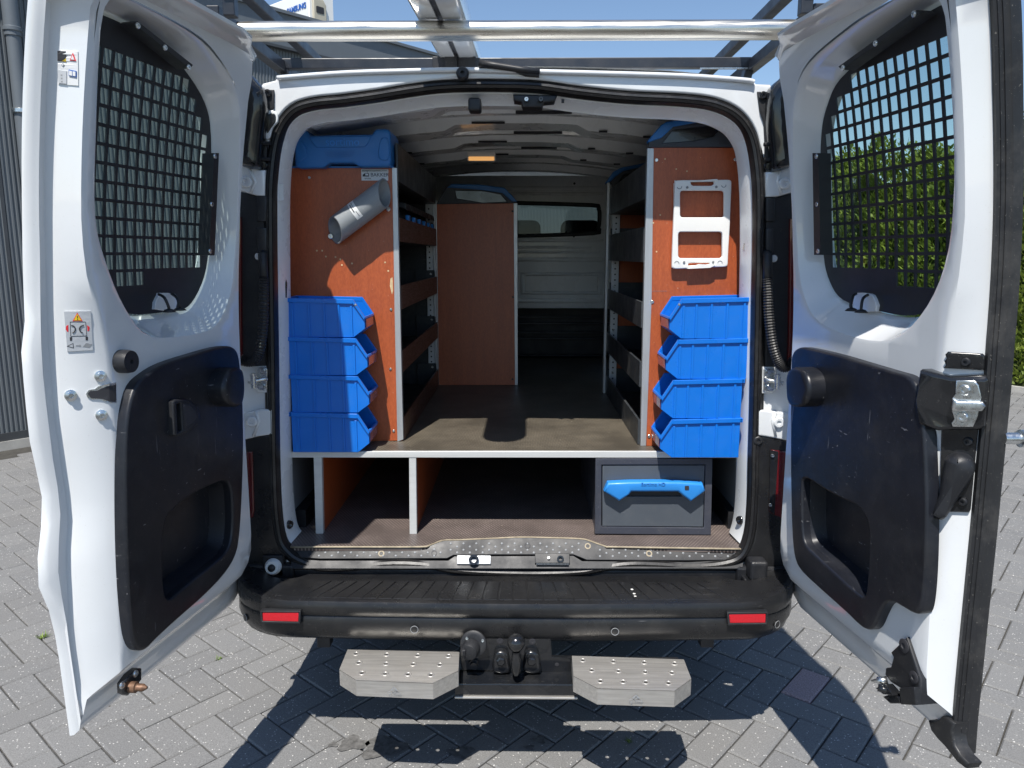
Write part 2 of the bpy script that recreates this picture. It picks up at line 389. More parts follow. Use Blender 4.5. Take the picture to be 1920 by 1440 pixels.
def text_mesh(name, body, size, mat, parent, org, xa, ya, depth=.0006, bold=0):
    c = bpy.data.curves.new('t', 'FONT'); c.body = body; c.size = size; c.extrude = depth; c.align_x = 'CENTER'; c.align_y = 'CENTER'; c.offset = bold
    c.resolution_u = 3
    t = bpy.data.objects.new('t', c); COL.objects.link(t); dg = bpy.context.evaluated_depsgraph_get()
    me = bpy.data.meshes.new_from_object(t.evaluated_get(dg)); bpy.data.objects.remove(t)
    xa = Vector(xa).normalized(); ya = Vector(ya).normalized(); za = xa.cross(ya)
    mt = Matrix((( xa.x, ya.x, za.x, org[0]), (xa.y, ya.y, za.y, org[1]), (xa.z, ya.z, za.z, org[2]), (0, 0, 0, 1)))
    me.transform(mt); me.materials.clear(); me.materials.append(M[mat])
    o = bpy.data.objects.new(name, me); COL.objects.link(o)
    if parent is not None: o.parent = parent; o.location = -wloc(parent)
    return o

# ------------------------------------------------------------ ground
pave = mk('pavement', [(-400, -400, -.014), (400, -400, -.014), (400, 400, -.014), (-400, 400, -.014)], [(0, 1, 2, 3)], 'bed')
tag(pave, 'grey block paving laid in herringbone under the van', 'pavement', kind='structure')
PW = .1062; E2 = Vector((.650, .760, 0)).normalized(); E1 = Vector((E2.y, -E2.x, 0)); PO = Vector((.923, .183, 0))
WA = Vector((-4.15, 3.5, 0)); WE = Vector((.64, .768, 0)).normalized(); WN = Vector((WE.y, -WE.x, 0))
HA, HB = Vector((8.2, 3.3, 0)), Vector((2.6, 12.3, 0))
bricks = []
for i in range(-150, 150):
    for j in range(-60, 60):
        for kind in (0, 1):
            a, b = i + 2 * j, i - 2 * j
            if kind == 1: b -= 1
            cx, cy = (a + .5, b + 1) if kind == 0 else (a + 1, b + .5)
            c = PO + E1 * (cx * PW) + E2 * (cy * PW)
            if not (-8 < c.x < 9.5 and -2.6 < c.y < 12): continue
            if (c - WA).dot(WN) < .33: continue
            bricks.append((c, kind, a == 0 and b == 0 and kind == 0))
polyL = [(40, -10), (45, 640), (80, 950), (140, 1393), (430, 1110), (470, -10)]
polyR = [(1450, -10), (1500, 1105), (1700, 1320), (1825, 1425), (1905, 200), (1905, -10)]
polyV = [(430, -10), (430, 1150), (470, 1190), (1460, 1190), (1500, 1150), (1500, -10)]
polyS = [(640, 1215), (860, 1220), (860, 1190), (1030, 1185), (1075, 1228), (1295, 1240), (1290, 1310), (1080, 1290), (860, 1280), (830, 1300), (660, 1295)]
scored = []
for n, (c, k, red) in enumerate(bricks):
    p = proj(c)
    if p[2] < .2 or not (-30 < p[0] < 1950 and -30 < p[1] < 1470): continue
    if any(inside(p[:2], q) for q in (polyL, polyR, polyV, polyS)): continue
    scored.append((-1 / p[2] ** 3, n))
scored.sort(); near = set(n for _, n in scored[:290])
hw, hl = PW / 2 - .0023, PW - .0023
def brick_geo(hw, hl, iz=.005, dz=.005):
    v = [(x * hw, y * hl, -.035) for x, y in ((-1, -1), (1, -1), (1, 1), (-1, 1))] + [(x * hw, y * hl, -dz) for x, y in ((-1, -1), (1, -1), (1, 1), (-1, 1))] + \
        [(x * (hw - iz), y * (hl - iz), 0) for x, y in ((-1, -1), (1, -1), (1, 1), (-1, 1))]
    f = [(8, 9, 10, 11)]
    for r in (0, 4):
        for k in range(4): l = (k + 1) % 4; f.append((r + k, r + l, r + 4 + l, r + 4 + k))
    return v, f
bv, bf = brick_geo(hw, hl)
pm_ = bpy.data.meshes.new('paver'); pm_.from_pydata(bv, [], bf); pm_.materials.append(M['paver'])
pmr = bpy.data.meshes.new('paver'); pmr.from_pydata(bv, [], bf); pmr.materials.append(M['paver_red'])
angV = math.atan2(-E1.y, E1.x); angV = math.atan2(E1.y, E1.x)
mv, mf = [], []; bva = np.array(bv)
for n, (c, k, red) in enumerate(bricks):
    ang = angV + (math.pi / 2 if k else 0) + random.uniform(-.008, .008)
    dz = random.uniform(-.0022, .001); tx, ty = random.uniform(-.008, .008), random.uniform(-.006, .006)
    if n in near or red:
        o = bpy.data.objects.new('paver', pmr if red else pm_); COL.objects.link(o); o.parent = pave
        o.location = (c.x, c.y, dz); o.rotation_euler = (tx, ty, ang)
    else:
        ca, sa = math.cos(ang), math.sin(ang); q = bva.copy()
        x = q[:, 0] * ca - q[:, 1] * sa + c.x; y = q[:, 0] * sa + q[:, 1] * ca + c.y; z = q[:, 2] + dz + q[:, 1] * tx
        b0 = len(mv); mv += list(zip(x, y, z)); mf += [tuple(i + b0 for i in f) for f in bf]
far = mk('paver_field', mv, mf, 'paver', pave, recalc=False); far['kind'] = 'stuff'
# wet stains, leaves and weeds between the stones
for px, py, rx in ((662, 1395, .035), (718, 1402, .05), (625, 1397, .012), (866, 1412, .03), (1010, 1388, .018), (992, 1402, .012)):
    c = PZ(px, py, 0); pts = []
    for k in range(18):
        a = k * math.pi / 9; r = rx * (1 + .25 * math.sin(3 * a + px) + .15 * math.sin(5 * a))
        pts.append((c.x + r * 1.3 * math.cos(a), c.y + r * math.sin(a), .0022))
    st = mk('wet_stain', pts, [tuple(range(18))], 'oil', pave)
for px, py, s in ((80, 1195, .03), (22, 1060, .012), (410, 1235, .02), (1845, 1190, .018), (1850, 960, .02), (1868, 978, .014), (1180, 1390, .02), (945, 1300, .02), (1030, 1295, .022)):
    c = PZ(px, py, 0); v, f = [], []
    for k in range(26):
        a = random.uniform(0, 6.28); l = s * random.uniform(.4, 1.1); b = c + Vector((random.uniform(-.3, .3) * s, random.uniform(-.3, .3) * s, -.004))
        t = b + Vector((math.cos(a) * l, math.sin(a) * l, l * random.uniform(.3, .9))); w = Vector((-math.sin(a), math.cos(a), 0)) * s * .1
        n0 = len(v); v += [b - w, b + w, t]; f.append((n0, n0 + 1, n0 + 2))
    o = mk('weed', v, f, 'weed', recalc=False)
    tag(o, 'tiny green weed growing from a paving joint', 'weed', 'weeds in the paving joints')

# ------------------------------------------------------------ warehouse with ribbed cladding
def wallpt(s, z, off=0): return WA + WE * s + WN * off + Vector((0, 0, z))
def on_wall(px, py, off=0):
    d = ray(px, py); t = (WA + WN * off - CAM).dot(WN) / d.dot(WN); p = CAM + d * t
    return (p - WA).dot(WE), p.z
zt = on_wall(440, 5)[1]; zf = on_wall(500, 84)[1]; S0, S1 = -7, 24
wh = thing('warehouse', 'grey warehouse wall of narrow ribbed metal cladding behind the van', 'building', wallpt(2, 0))
v, f = [], []; pitch = .034; s = S0; k = 0
while s < S1:
    for ds, o in ((0, 0), (.012, 0), (.017, .009), (.029, .009)):
        v += [wallpt(s + ds, .12, o), wallpt(s + ds, zf + .02, o)]
    s += pitch
for i in range(len(v) // 2 - 1): f.append((2 * i, 2 * i + 2, 2 * i + 3, 2 * i + 1))
mk('wall_cladding', v, f, 'clad', wh, recalc=False)
b = MB()
def wbox(mb, s0, s1, z0, z1, o0, o1):
    return mb.hexa([wallpt(s0, z0, o0), wallpt(s1, z0, o0), wallpt(s1, z0, o1), wallpt(s0, z0, o1), wallpt(s0, z1, o0), wallpt(s1, z1, o0), wallpt(s1, z1, o1), wallpt(s0, z1, o1)])
wbox(MB(), S0, S1, -.05, .06, -.3, .03).build('plinth', 'concrete', wh)
wbox(MB(), S0, S1, .06, .125, -.3, .02).build('base_rail', 'clad_dark', wh)
wbox(MB(), S0, S1, zf, zt, -.3, .06).build('fascia', 'fascia', wh)
wbox(MB(), S0, S1, zt, zt + .03, -6, .09).build('roof_edge', 'fascia', wh)
wbox(MB(), S0, S1, .1, zt, -6, -.31).build('building_core', 'clad', wh)
wbox(MB(), S0, S1, zf - .02, zf + .005, .0, .075).build('drip_edge', 'clad_dark', wh)
sj = on_wall(54, 824)[0]
for ss in (sj, sj + 3.0, sj + 6.0, sj + 9):
    wbox(MB(), ss - .012, ss + .012, .12, zf, -.01, .0115).build('panel_joint', 'clad_dark', wh)
wbox(MB(), sj + 9.0, S1, zf + .25, zf + .29, .055, .075).build('trim_line', 'clad_dark', wh)
sp, zp = on_wall(24, 60, .09)
dp = MB().tube([wallpt(sp, .1, .09), wallpt(sp, zp - .02, .09)], .05, 16).tube([wallpt(sp, zp - .03, .09), wallpt(sp, zt + .3, .09)], .058, 16).build('drainpipe', 'fascia', wh, smooth=True, auto=40)
for zz in (zp, 2.6, 1.0):
    MB().lathe(wallpt(sp, zz, .09), (0, 0, 1), [(.06, 0), (.066, .005), (.066, .03), (.06, .035)], 18).build('pipe_clamp', 'zinc' if zz == 2.6 else 'fascia', wh, smooth=True, auto=40)
# outdoor air conditioner on the roof
sa, za = on_wall(576, 32, -.55)
ac = thing('air_conditioner', 'white outdoor air conditioner unit standing on the warehouse roof', 'air conditioner', wallpt(sa, zt + .03, -.6))
AO = wallpt(sa, zt - .10, -.52); AX = -WN; AN = -WE   # width runs away from the wall edge, front looks along -WE
def acp(a, b, h): return AO + AX * a + AN * h + Vector((0, 0, b))   # a: 0 near end .. .95 far end
AH = .62
solid('housing', [(0, 0), (.95, 0), (.95, AH), (0, AH)], acp, -.33, 0, 'white_plastic', ac, bev=.02)
for k in range(5):
    r0 = .21 - .035 * k; pts = [acp(.62 + r0 * math.cos(t * .3142), .28 + r0 * math.sin(t * .3142), .006) for t in range(20)]
    MB().tube(pts, .005, 6, closed=True).build('fan_ring', 'ink_grey', ac, smooth=True)
MB().lathe(acp(.62, .28, 0), AN, [(.225, 0), (.225, .004), (.21, .004)], 32).build('fan_guard', 'white_plastic', ac)
for zz in (.14, .2, .26): MB().bar(acp(.06, zz, .003), acp(.33, zz, .003), .004, .004).build('front_groove', 'ink_grey', ac)
text_mesh('brand_lettering', 'SAMSUNG', .08, 'print_blue', ac, acp(.22, .47, .004), -AX, (0, 0, 1), .002, .003)
def acs(a, b, h): return AO + AN * (-a) + Vector((0, 0, b)) - AX * h
solid('valve_cover', [(.05, .1), (.22, .1), (.22, .5), (.18, .56), (.05, .56)], acs, 0, .03, 'beige', ac, bev=.012)
solid('handle_recess', round_rect(.08, .4, .18, .47, .012), acs, .025, .034, 'print_dark', ac)
solid('pipe_box', round_rect(.25, .08, .33, .26, .015), acs, 0, .06, 'white_plastic', ac, bev=.01)
MB().lathe(acs(.29, .16, .06), -AX, [(.025, 0), (.025, .012), (.015, .012), (.015, .004)], 16).build('pipe_port', 'print_dark', ac)

# ------------------------------------------------------------ conifer hedge
hd = thing('hedge', 'tall dense green conifer hedge along the paving', 'hedge', (HA + HB) / 2)
hv = (HB - HA); HL = hv.length; hv.normalize(); hn = Vector((-hv.y, hv.x, 0))
if hn.dot(CAM - HA) < 0: hn = -hn
cnt = 85000
s = rng.uniform(0, HL, cnt); z = 3.25 * rng.uniform(0, 1, cnt) ** .9
q = []
lv, lf = [], []
for i in range(cnt):
    si, zi = s[i], z[i]
    nz = noise.noise(Vector((si * 1.3, zi * .9, 3.1))) * .22 + noise.noise(Vector((si * 4, zi * 3.2, 9))) * .13
    cell = abs(((si / .62) % 1) - .5) * 2
    topz = 2.75 + .35 * noise.noise(Vector((si * .9, 0, 0))) + .35 * (1 - cell) * .8
    dep = .45 + nz - .16 * cell ** 2 - max(0, zi - 1.2) * .06
    if zi > topz: zi = topz - abs(rng.normal()) * .25; dep *= rng.uniform(-1, 1)
    p = HA + hv * si + hn * (dep - abs(rng.normal()) * .10) + Vector((0, 0, max(.03, zi)))
    l = .085 * rng.uniform(.5, 1.3); a = Vector((rng.normal() * .5, rng.normal() * .5, .75)) + hn * .55; a.normalize()
    w = a.cross(Vector((rng.normal(), rng.normal(), rng.normal()))).normalized() * l * .22
    b0 = len(lv); m_ = p + a * l * .5
    lv += [p, m_ + w, p + a * l, m_ - w]; lf.append((b0, b0 + 1, b0 + 2, b0 + 3))
fo = mk('foliage', lv, lf, 'leaf', hd, recalc=False)
co_ = MB(); nn = 40
for i in range(nn):
    a = HA + hv * (HL * i / nn); c = HA + hv * (HL * (i + 1) / nn); h = 2.5 + .2 * noise.noise(Vector((i, 0, 0)))
    co_.hexa([a - hn * .3, c - hn * .3, c + hn * .25, a + hn * .25, a - hn * .15 + Vector((0, 0, h)), c - hn * .15 + Vector((0, 0, h)), c + hn * .12 + Vector((0, 0, h)), a + hn * .12 + Vector((0, 0, h))])
co_.build('branch_mass', 'twig', hd)
b = MB().bar(HA + hn * .62 + Vector((0, 0, .02)), HB + hn * .62 + Vector((0, 0, .02)), .06, .07); ke = b.build('hedge_kerb', 'concrete'); tag(ke, 'low concrete edging kerb at the foot of the hedge', 'kerb', kind='structure')

# ------------------------------------------------------------ the van
van = thing('cargo_van', 'white cargo van parked with both rear doors wide open', 'van', (0, 2.3, 0))
VC = -.016   # centre line of the van
ZF = .61     # lower load floor
ZD = .893    # raised deck
# outer shell: cross-sections lofted along the van
half = [(.80, .40), (.875, .52), (.90, .80), (.905, 1.10), (.885, 1.40), (.845, 1.65), (.795, 1.86), (.74, 1.965), (.64, 2.025), (.45, 2.045), (.2, 2.055), (0, 2.058)]
ring = [(-x, z) for x, z in half] + [(x, z) for x, z in half[::-1][1:]]
secs = []
for y, sx, tz in ((.02, 1, 0), (.25, 1, .012), (.8, 1.02, .03), (1.6, 1.04, .04), (2.4, 1.05, .04), (3.1, 1.05, .03), (3.35, 1.04, 0)):
    secs.append([Vector((VC + x * sx, y, z + tz * max(0, (z - 1.7) / .35) - (.0))) for x, z in ring])
v = [p for s_ in secs for p in s_]; n = len(ring); f = [(i * n + k, i * n + k + 1, (i + 1) * n + k + 1, (i + 1) * n + k) for i in range(len(secs) - 1) for k in range(n - 1)]
mk('body_shell', v, f, 'white', van, smooth=True)
MB().box((VC - .84, .03, .36), (VC + .84, 4.4, .575)).build('underbody', 'black', van)
b = MB(); nose = [(3.35, 2.0, 1.12), (4.15, 1.25, 1.12), (4.75, 1.05, 1.05), (4.95, .75, 1.0), (4.95, .35, .98)]
for k in range(2):
    sg = -1 if k == 0 else 1
    b.add([(VC + sg * .93, 3.35, .4), (VC + sg * .94, 3.35, 1.25), (VC + sg * .93, 4.15, 1.22), (VC + sg * .9, 4.75, 1.03), (VC + sg * .88, 4.95, .75), (VC + sg * .88, 4.95, .38)], [(0, 1, 2, 3, 4, 5)])
b.add([(VC - .93, 4.15, 1.22), (VC + .93, 4.15, 1.22), (VC + .9, 4.75, 1.03), (VC - .9, 4.75, 1.03), (VC + .88, 4.95, .75), (VC - .88, 4.95, .75), (VC + .88, 4.95, .38), (VC - .88, 4.95, .38)], [(0, 1, 2, 3), (3, 2, 4, 5), (5, 4, 6, 7)])
b.build('bonnet', 'white', van)
mk('windscreen', [(VC - .78, 3.35, 2.03), (VC + .78, 3.35, 2.03), (VC + .92, 4.15, 1.22), (VC - .92, 4.15, 1.22)], [(0, 1, 2, 3)], 'glass_clear', van)
for sg in (-1, 1):
    mk('cab_side_window', [(VC + sg * .80, 3.35, 1.95), (VC + sg * .93, 3.35, 1.25), (VC + sg * .925, 4.15, 1.22)], [(0, 1, 2)], 'glass_clear', van)
MB().box((VC - .88, 3.7, .5), (VC + .88, 4.12, 1.17)).build('dashboard', 'black', van)
# wheels
for sx in (-1, 1):
    for yy in (.95, 4.05):
        c = (VC + sx * .80, yy, .30)
        w = MB().lathe((c[0] - sx * .1, yy, .30), (sx, 0, 0), [(.20, 0), (.285, .005), (.30, .03), (.30, .17), (.285, .2), (.21, .205)], 32).build('wheel', 'tyre', van, smooth=True, auto=40)
        MB().lathe((c[0] + sx * .07, yy, .30), (sx, 0, 0), [(.2, 0), (.2, .03), (.17, .02), (.05, .035), (.02, .035)], 24).build('rim', 'zinc', w, smooth=True, auto=40)

# rear opening outline (photo pixels of the rubber seal, on the rear plane y = 0)
SEAL = [(525, 1010), (517, 960), (513, 880), (511, 760), (509, 620), (507, 500), (506, 400), (507, 330), (512, 272), (524, 232), (548, 203), (585, 190), (640, 184), (700, 176), (760, 166), (820, 158), (880, 155.5), (940, 155.5), (1010, 158), (1090, 169), (1180, 178), (1280, 183),
        (1340, 191), (1383, 211), (1408, 243), (1419, 285), (1424, 360), (1424, 460), (1422, 560), (1420, 660), (1418, 760), (1415, 860), (1413, 940), (1406, 1005), (1388, 1042), (1350, 1056), (1290, 1060), (1230, 1057), (1180, 1056), (1130, 1062), (1085, 1070), (1010, 1073), (920, 1071), (860, 1067),
        (805, 1058), (740, 1055), (670, 1060), (605, 1062), (562, 1049), (540, 1033)]
seal2 = smooth_poly(XZ(SEAL, 0), 4)
def y_rear(z): return -.012
# white rear frame round the opening
RTOP = [(487, 165), (492, 156), (516, 150), (520, 143), (640, 134), (760, 130), (870, 128), (1000, 131), (1120, 134), (1280, 139), (1395, 147), (1414, 151), (1418, 157), (1445, 158), (1449, 168)]
top2 = XZ(RTOP, 0)
outer2 = [(VC - .875, .50), (VC - .885, .8), (VC - .885, 1.2), (VC - .87, 1.5), (VC - .83, 1.75), (top2[0][0] - .015, 1.93)] + top2 + [(top2[-1][0] + .015, 1.93), (VC + .83, 1.75), (VC + .87, 1.5), (VC + .885, 1.2), (VC + .885, .8), (VC + .875, .50), (VC, .47)]
rf = solid('rear_frame', outer2, yface(0), -.03, 0, 'white', van, holes=[offset(ccw(seal2), -.012)], bev=.006)
# folded seam along the top of the header
MB().tube([PY(a, b + 3, -.008) for a, b in smooth_poly(RTOP[3:12], 5, False)], .007, 8).build('roof_seam', 'white', van, smooth=True)
# rubber seal sweep with ridges
def sweep_closed(path, y, prof, shift=0):
    b = MB(); n = len(path); path = ccw(path); m = len(prof)
    for i in range(n):
        a, c = Vector(path[i - 1]), Vector(path[(i + 1) % n]); t = (c - a).normalized(); nr = Vector((-t.y, t.x))  # inwards
        sh = shift * min(1, max(0, (path[i][1] - 1.72) / .2)); b.v += [Vector((path[i][0] + nr.x * o, y + sh - h, path[i][1] + nr.y * o)) for o, h in prof]
    for i in range(n):
        j = (i + 1) % n
        for k in range(m - 1): b.f.append((i * m + k, i * m + k + 1, j * m + k + 1, j * m + k))
    return b
prof = [(-.021, -.004), (-.020, .008), (-.0145, .0125), (-.0135, .009), (-.0125, .014), (-.006, .021), (-.005, .0165), (-.004, .0225), (.003, .024), (.004, .0195), (.005, .0235), (.012, .018), (.013, .013), (.014, .016), (.0185, .004), (.0185, -.012)]
sweep_closed(seal2, 0, prof, .024).build('door_seal', 'seal', van, recalc=True, smooth=True, auto=35)
# door jamb: loft from seal to inner edge (sides and top only)
jp = ccw(seal2); nJ = len(jp); b = MB(); idx = [i for i in range(nJ) if jp[i][1] > .60]
rot = max(range(len(idx)), key=lambda k: (idx[k] - idx[k - 1]) % nJ); idx = idx[rot:] + idx[:rot]
rows = [(.010, .002, .006), (.014, .022, .012), (.022, .038, .07), (.026, .044, .10), (.024, .042, .115), (-.06, -.02, .125)]
for i in idx:
    a, c = Vector(jp[i - 1]), Vector(jp[(i + 1) % nJ]); t = (c - a).normalized(); nr = Vector((-t.y, t.x)); k = max(0, -nr.y)
    for s_, t_, y in rows:
        o = s_ * (1 - k) + t_ * k; b.v.append(Vector((jp[i][0] + nr.x * o, y + .024 * k * (1 if y < .1 else 0), jp[i][1] + nr.y * o)))
m = len(rows)
for i in range(len(idx) - 1):
    for k in range(m - 1): b.f.append((i * m + k, i * m + k + 1, (i + 1) * m + k + 1, (i + 1) * m + k))
jamb = b.build('door_jamb', 'inner_white', van, smooth=True, auto=45)
for sx, pts in ((-1, [(522, 330), (524, 372), (526, 480), (533, 615), (535, 660), (536, 765), (540, 950), (541, 880)]), (1, [(1411, 315), (1404, 380), (1403, 410), (1395, 583), (1395, 615), (1392, 760), (1390, 850), (1389, 868)])):
    for a, c in pts:
        p = PY(a, c, .045); MB().bar((p.x - .004 * sx, p.y, p.z - .006), (p.x - .004 * sx, p.y, p.z + .006), .006, .006).build('jamb_slot', 'print_dark', jamb)
for a, y0 in ((536, 530), (1398, 520)):
    p = PY(a, y0, .09); lo = [p + Vector((.0, -.006, .03)), p + Vector((.004, -.016, .0)), p + Vector((.0, -.016, -.045)), p + Vector((-.004 * (1 if a < 960 else -1), -.016, -.045)), p + Vector((0, -.012, -.01))]
    MB().tube(lo, .0055, 8, closed=True).build('lashing_ring', 'black_gloss', jamb, smooth=True)
p = PY(1399, 462, .09); MB().box((p.x - .012, p.y - .02, p.z - .012), (p.x + .006, p.y, p.z + .012)).build('jamb_clip', 'zinc', jamb, bevel=.003)
for a, c in ((540, 983), (1390, 975)):
    p = PY(a, c, .05); MB().lathe((p.x, p.y, p.z), (1 if a < 960 else -1, -.6, 0), [(.014, 0), (.014, .01), (.007, .012), (.006, .004)], 12).build('lashing_eye', 'black_gloss', jamb, smooth=True)
ysolid('jamb_label', [(521, 346), (531, 344), (532, 375), (523, 377)], .03, .001, 'sticker', jamb)

# latch parts in the header and small buffers
ysolid('header_latch', [(962, 177), (1045, 178), (1040, 190), (1020, 192), (1017, 201), (980, 201), (977, 191), (964, 189)], .02, .05, 'black', van, bev=.004)
p = PY(987, 187, .012); screw('latch_pin', p, (0, -1, 0), .007, 'zinc', van, .01); p = PY(1014, 187, .012); screw('latch_bolt', p, (0, -1, 0), .008, 'black_gloss', van, .012)
ysolid('header_buffer', round_rect(878, 184, 902, 209, 5), .02, .04, 'black', van, bev=.006, proud=.012)
MB().lathe(PY(868, 141, -.004), (0, -1, .1), [(.017, 0), (.018, .018), (.014, .024), (.005, .024), (.004, .014)], 24).build('door_buffer', 'black', van, smooth=True, auto=35)
ysolid('header_hole', [(1053, 186), (1058, 186), (1058, 192), (1053, 192)], .028, .01, 'print_dark', van)
wp = [PY(x, y, -.02) for x, y in ((898, 118), (930, 123), (975, 130), (1012, 134))]
w_ = MB().tube(wp, [.010, .0095, .009, .008], 8).build('washer_hose', 'black', van, smooth=True)
ysolid('hose_clip', [(965, 127), (1011, 131), (1011, 143), (985, 141), (965, 134)], -.018, .02, 'black', van, bev=.003)
ysolid('hose_shoe', [(897, 118), (903, 117), (1010, 137), (1010, 143), (898, 127)], -.012, .012, 'black_gloss', van)

# ---- load space lining
for sg in (-1, 1):
    b = MB()
    for y0, y1 in ((.11, 2.32),):
        pr = [(VC + sg * .79, ZF - .02), (VC + sg * .80, 1.2), (VC + sg * .77, 1.6), (VC + sg * .72, 1.85), (VC + sg * .62, 1.955)]
        b.add([(x, y0, z) for x, z in pr] + [(x, y1, z) for x, z in pr], [(k, k + 1, len(pr) + k + 1, len(pr) + k) for k in range(len(pr) - 1)])
    b.build('side_lining', 'inner_white', van, recalc=False)
CX = [-.64, -.5, -.3, -.1, 0, .1, .3, .5, .64]
def ceil_z(x): return 2.02 - .10 * (x / .64) ** 2 * .6
b = MB(); b.add([(VC + x, y, ceil_z(x)) for y in (.1, 2.33) for x in CX], [(k, k + 1, 10 + k, 9 + k) for k in range(8)])
b.build('ceiling', 'inner_white', van, recalc=False, smooth=True)
for i, (y0, y1, dep, cn) in enumerate(((.17, .33, .045, .018), (.40, .46, .022, .0), (.56, .74, .045, .018), (.84, .90, .02, 0), (1.0, 1.15, .045, .016), (1.26, 1.32, .02, 0), (1.42, 1.56, .04, .014), (1.72, 1.80, .025, 0), (1.95, 2.05, .04, 0))):
    b = MB(); xs = [-.64, -.55, -.4, -.26, -.22, -.1, .1, .22, .26, .4, .55, .64]; prf = [(y0, 0), (y0 + .012, 1), (y1 - .012, 1), (y1, 0)]
    for x in xs:
        cut = cn if abs(x) < .23 else 0
        for y, t in prf: b.v.append(Vector((VC + x, y + (0 if t else 0), ceil_z(x) + .002 - (dep - cut) * t)))
    for a in range(len(xs) - 1):
        for k in range(3): b.f.append((a * 4 + k, a * 4 + k + 1, a * 4 + 5 + k, a * 4 + 4 + k))
    rb = b.build('roof_rib', 'inner_white', van, smooth=True, auto=30)
    if cn:
        for x0, x1 in ((-.16, -.04), (.3, .33), (.46, .49), (-.47, -.44)):
            zz = ceil_z((x0 + x1) / 2) - dep + (cn if abs(x0) < .2 else 0)
            MB().box((VC + x0, y0 + .004, zz - .0006), (VC + x1, y0 + .011, zz + .006)).build('rib_slot', 'print_dark', rb)
    b = None
for y0, x0, x1 in ((.38, -.02, .21), (.80, -.03, .2), (1.22, .0, .2)):
    MB().box((VC + x0 + .02, y0, ceil_z(0) - .026), (VC + x1 - .02, y0 + .02, ceil_z(0) - .018)).build('roof_channel', 'print_dark', van)
p0, p1 = PY(879, 303, 1.0), PY(927, 294, 1.0)
il = MB().box((p0.x - .006, .985, p0.z + .001), (p1.x + .006, 1.02, p1.z + .02)).build('interior_lamp', 'white_plastic', van, bevel=.004)
MB().box((p0.x, .982, p0.z + .002), (p1.x, 1.0, p1.z - .001)).build('lamp_lens', 'lamp', il, bevel=.003)

# ---- bulkhead with window
YB = 2.33
wind = smooth_poly(XZ([(976, 382), (1110, 386), (1121, 392), (1123, 404), (1121, 428), (1113, 436), (980, 441), (940, 441), (925, 430), (925, 392), (940, 382)], YB), 3)
zb = PY(1050, 578, YB).z
bh = solid('bulkhead', [(VC - .8, zb), (VC + .8, zb), (VC + .8, 1.99), (VC - .8, 1.99)], yface(YB), -.02, 0, 'inner_white', van, holes=[wind], bev=.004)
solid('window_glass', wind, yface(YB + .01), 0, .004, 'glass_dark', bh)
sweep_closed(wind, YB, [(-.016, 0), (-.014, .008), (.004, .008), (.008, -.01)]).build('window_gasket', 'rubber', bh, smooth=True)
for y0, y1, x0, x1, mt in ((350, 357, 975, 1130, 0), (361, 366, 975, 1132, 0), (447, 454, 972, 1130, 0), (461, 466, 972, 1110, 0), (470, 475, 972, 1125, 0), (483, 490, 972, 1130, 0), (560, 568, 970, 1128, 0)):
    a = PY(x0 - 60, y1, YB); c = PY(x1, y0, YB)
    solid('bulkhead_rib', round_rect(a.x, a.z, c.x, c.z, min(.006, (c.z - a.z) * .45), 3), yface(YB), -.002, .014, 'inner_white', bh, bev=.005)
fr = XZ([(976, 511), (1128, 511), (1128, 552), (976, 552)], YB); ir = XZ([(985, 517), (1120, 517), (1120, 546), (985, 546)], YB)
solid('bulkhead_pressing', fr, yface(YB), -.002, .018, 'inner_white', bh, holes=[ir], bev=.006)
for a, c in ((1077, 344), (1076, 443)): screw('bulkhead_hole', PY(a, c, YB - .001), (0, -1, 0), .007, 'print_dark', bh, .002)
MB().box((VC - .8, YB + .35, ZF - .05), (VC + .8, YB + .38, zb + .05)).build('bulkhead_base', 'black', van)
for y0 in (592, 604, 621, 632, 664):
    a = PY(975, y0 + 2, YB + .3); MB().bar((VC - .7, YB + .3, a.z), (VC + .75, YB + .3, a.z), .03, .012).build('bulkhead_rail', 'rack', van, bevel=.003)
MB().box((VC - .8, YB, ZF - .06), (VC + .8, YB + .36, ZD - .03)).build('bulkhead_sill', 'black', van)
# cab seats seen through the window
for x in (-.36, .03, .42):
    st = MB().box((VC + x - .25, 2.78, .55), (VC + x + .22, 3.25, 1.0)).build('cab_seat', 'seat', van, bevel=.06, seg=3)
    MB().hexa([(VC + x - .22, 2.78, .98), (VC + x + .2, 2.78, .98), (VC + x + .2, 2.9, .98), (VC + x - .22, 2.9, .98), (VC + x - .17, 2.70, 1.52), (VC + x + .15, 2.70, 1.52), (VC + x + .15, 2.80, 1.52), (VC + x - .17, 2.80, 1.52)]).build('seat_back', 'seat', st, bevel=.05, seg=3)
    MB().box((VC + x - .14, 2.68, 1.54), (VC + x + .12, 2.78, 1.75)).build('headrest', 'seat', st, bevel=.05, seg=4)

# ---- lower load floor, sill plate
edge = [(545, 1024), (660, 1024), (785, 1024), (806, 1021), (830, 1012), (860, 1011), (930, 1008), (975, 1006), (1030, 1007), (1088, 1009), (1106, 1013), (1135, 1023), (1150, 1024), (1270, 1026), (1396, 1028)]
fe = [PZ(a, c, ZF) for a, c in smooth_poly(edge, 3, False)]
fo = [(VC - .79, fe[0].y)] + [(p.x, p.y) for p in fe] + [(VC + .79, fe[-1].y), (VC + .79, YB + .02), (VC - .79, YB + .02)]
zmap = lambda z: (lambda x, y, h: Vector((x, y, z + h)))
solid('load_floor', fo, zmap(ZF), -.015, 0, 'lowfloor', van)
MB().tube([p + Vector((0, -.002, -.002)) for p in fe], .0032, 6).build('floor_edge_strip', 'edge_ply', van, smooth=True)
SN = Vector((0, -.803, .596)); SP0 = Vector((0, .010, .606)); SD = Vector((0, -.596, -.803))
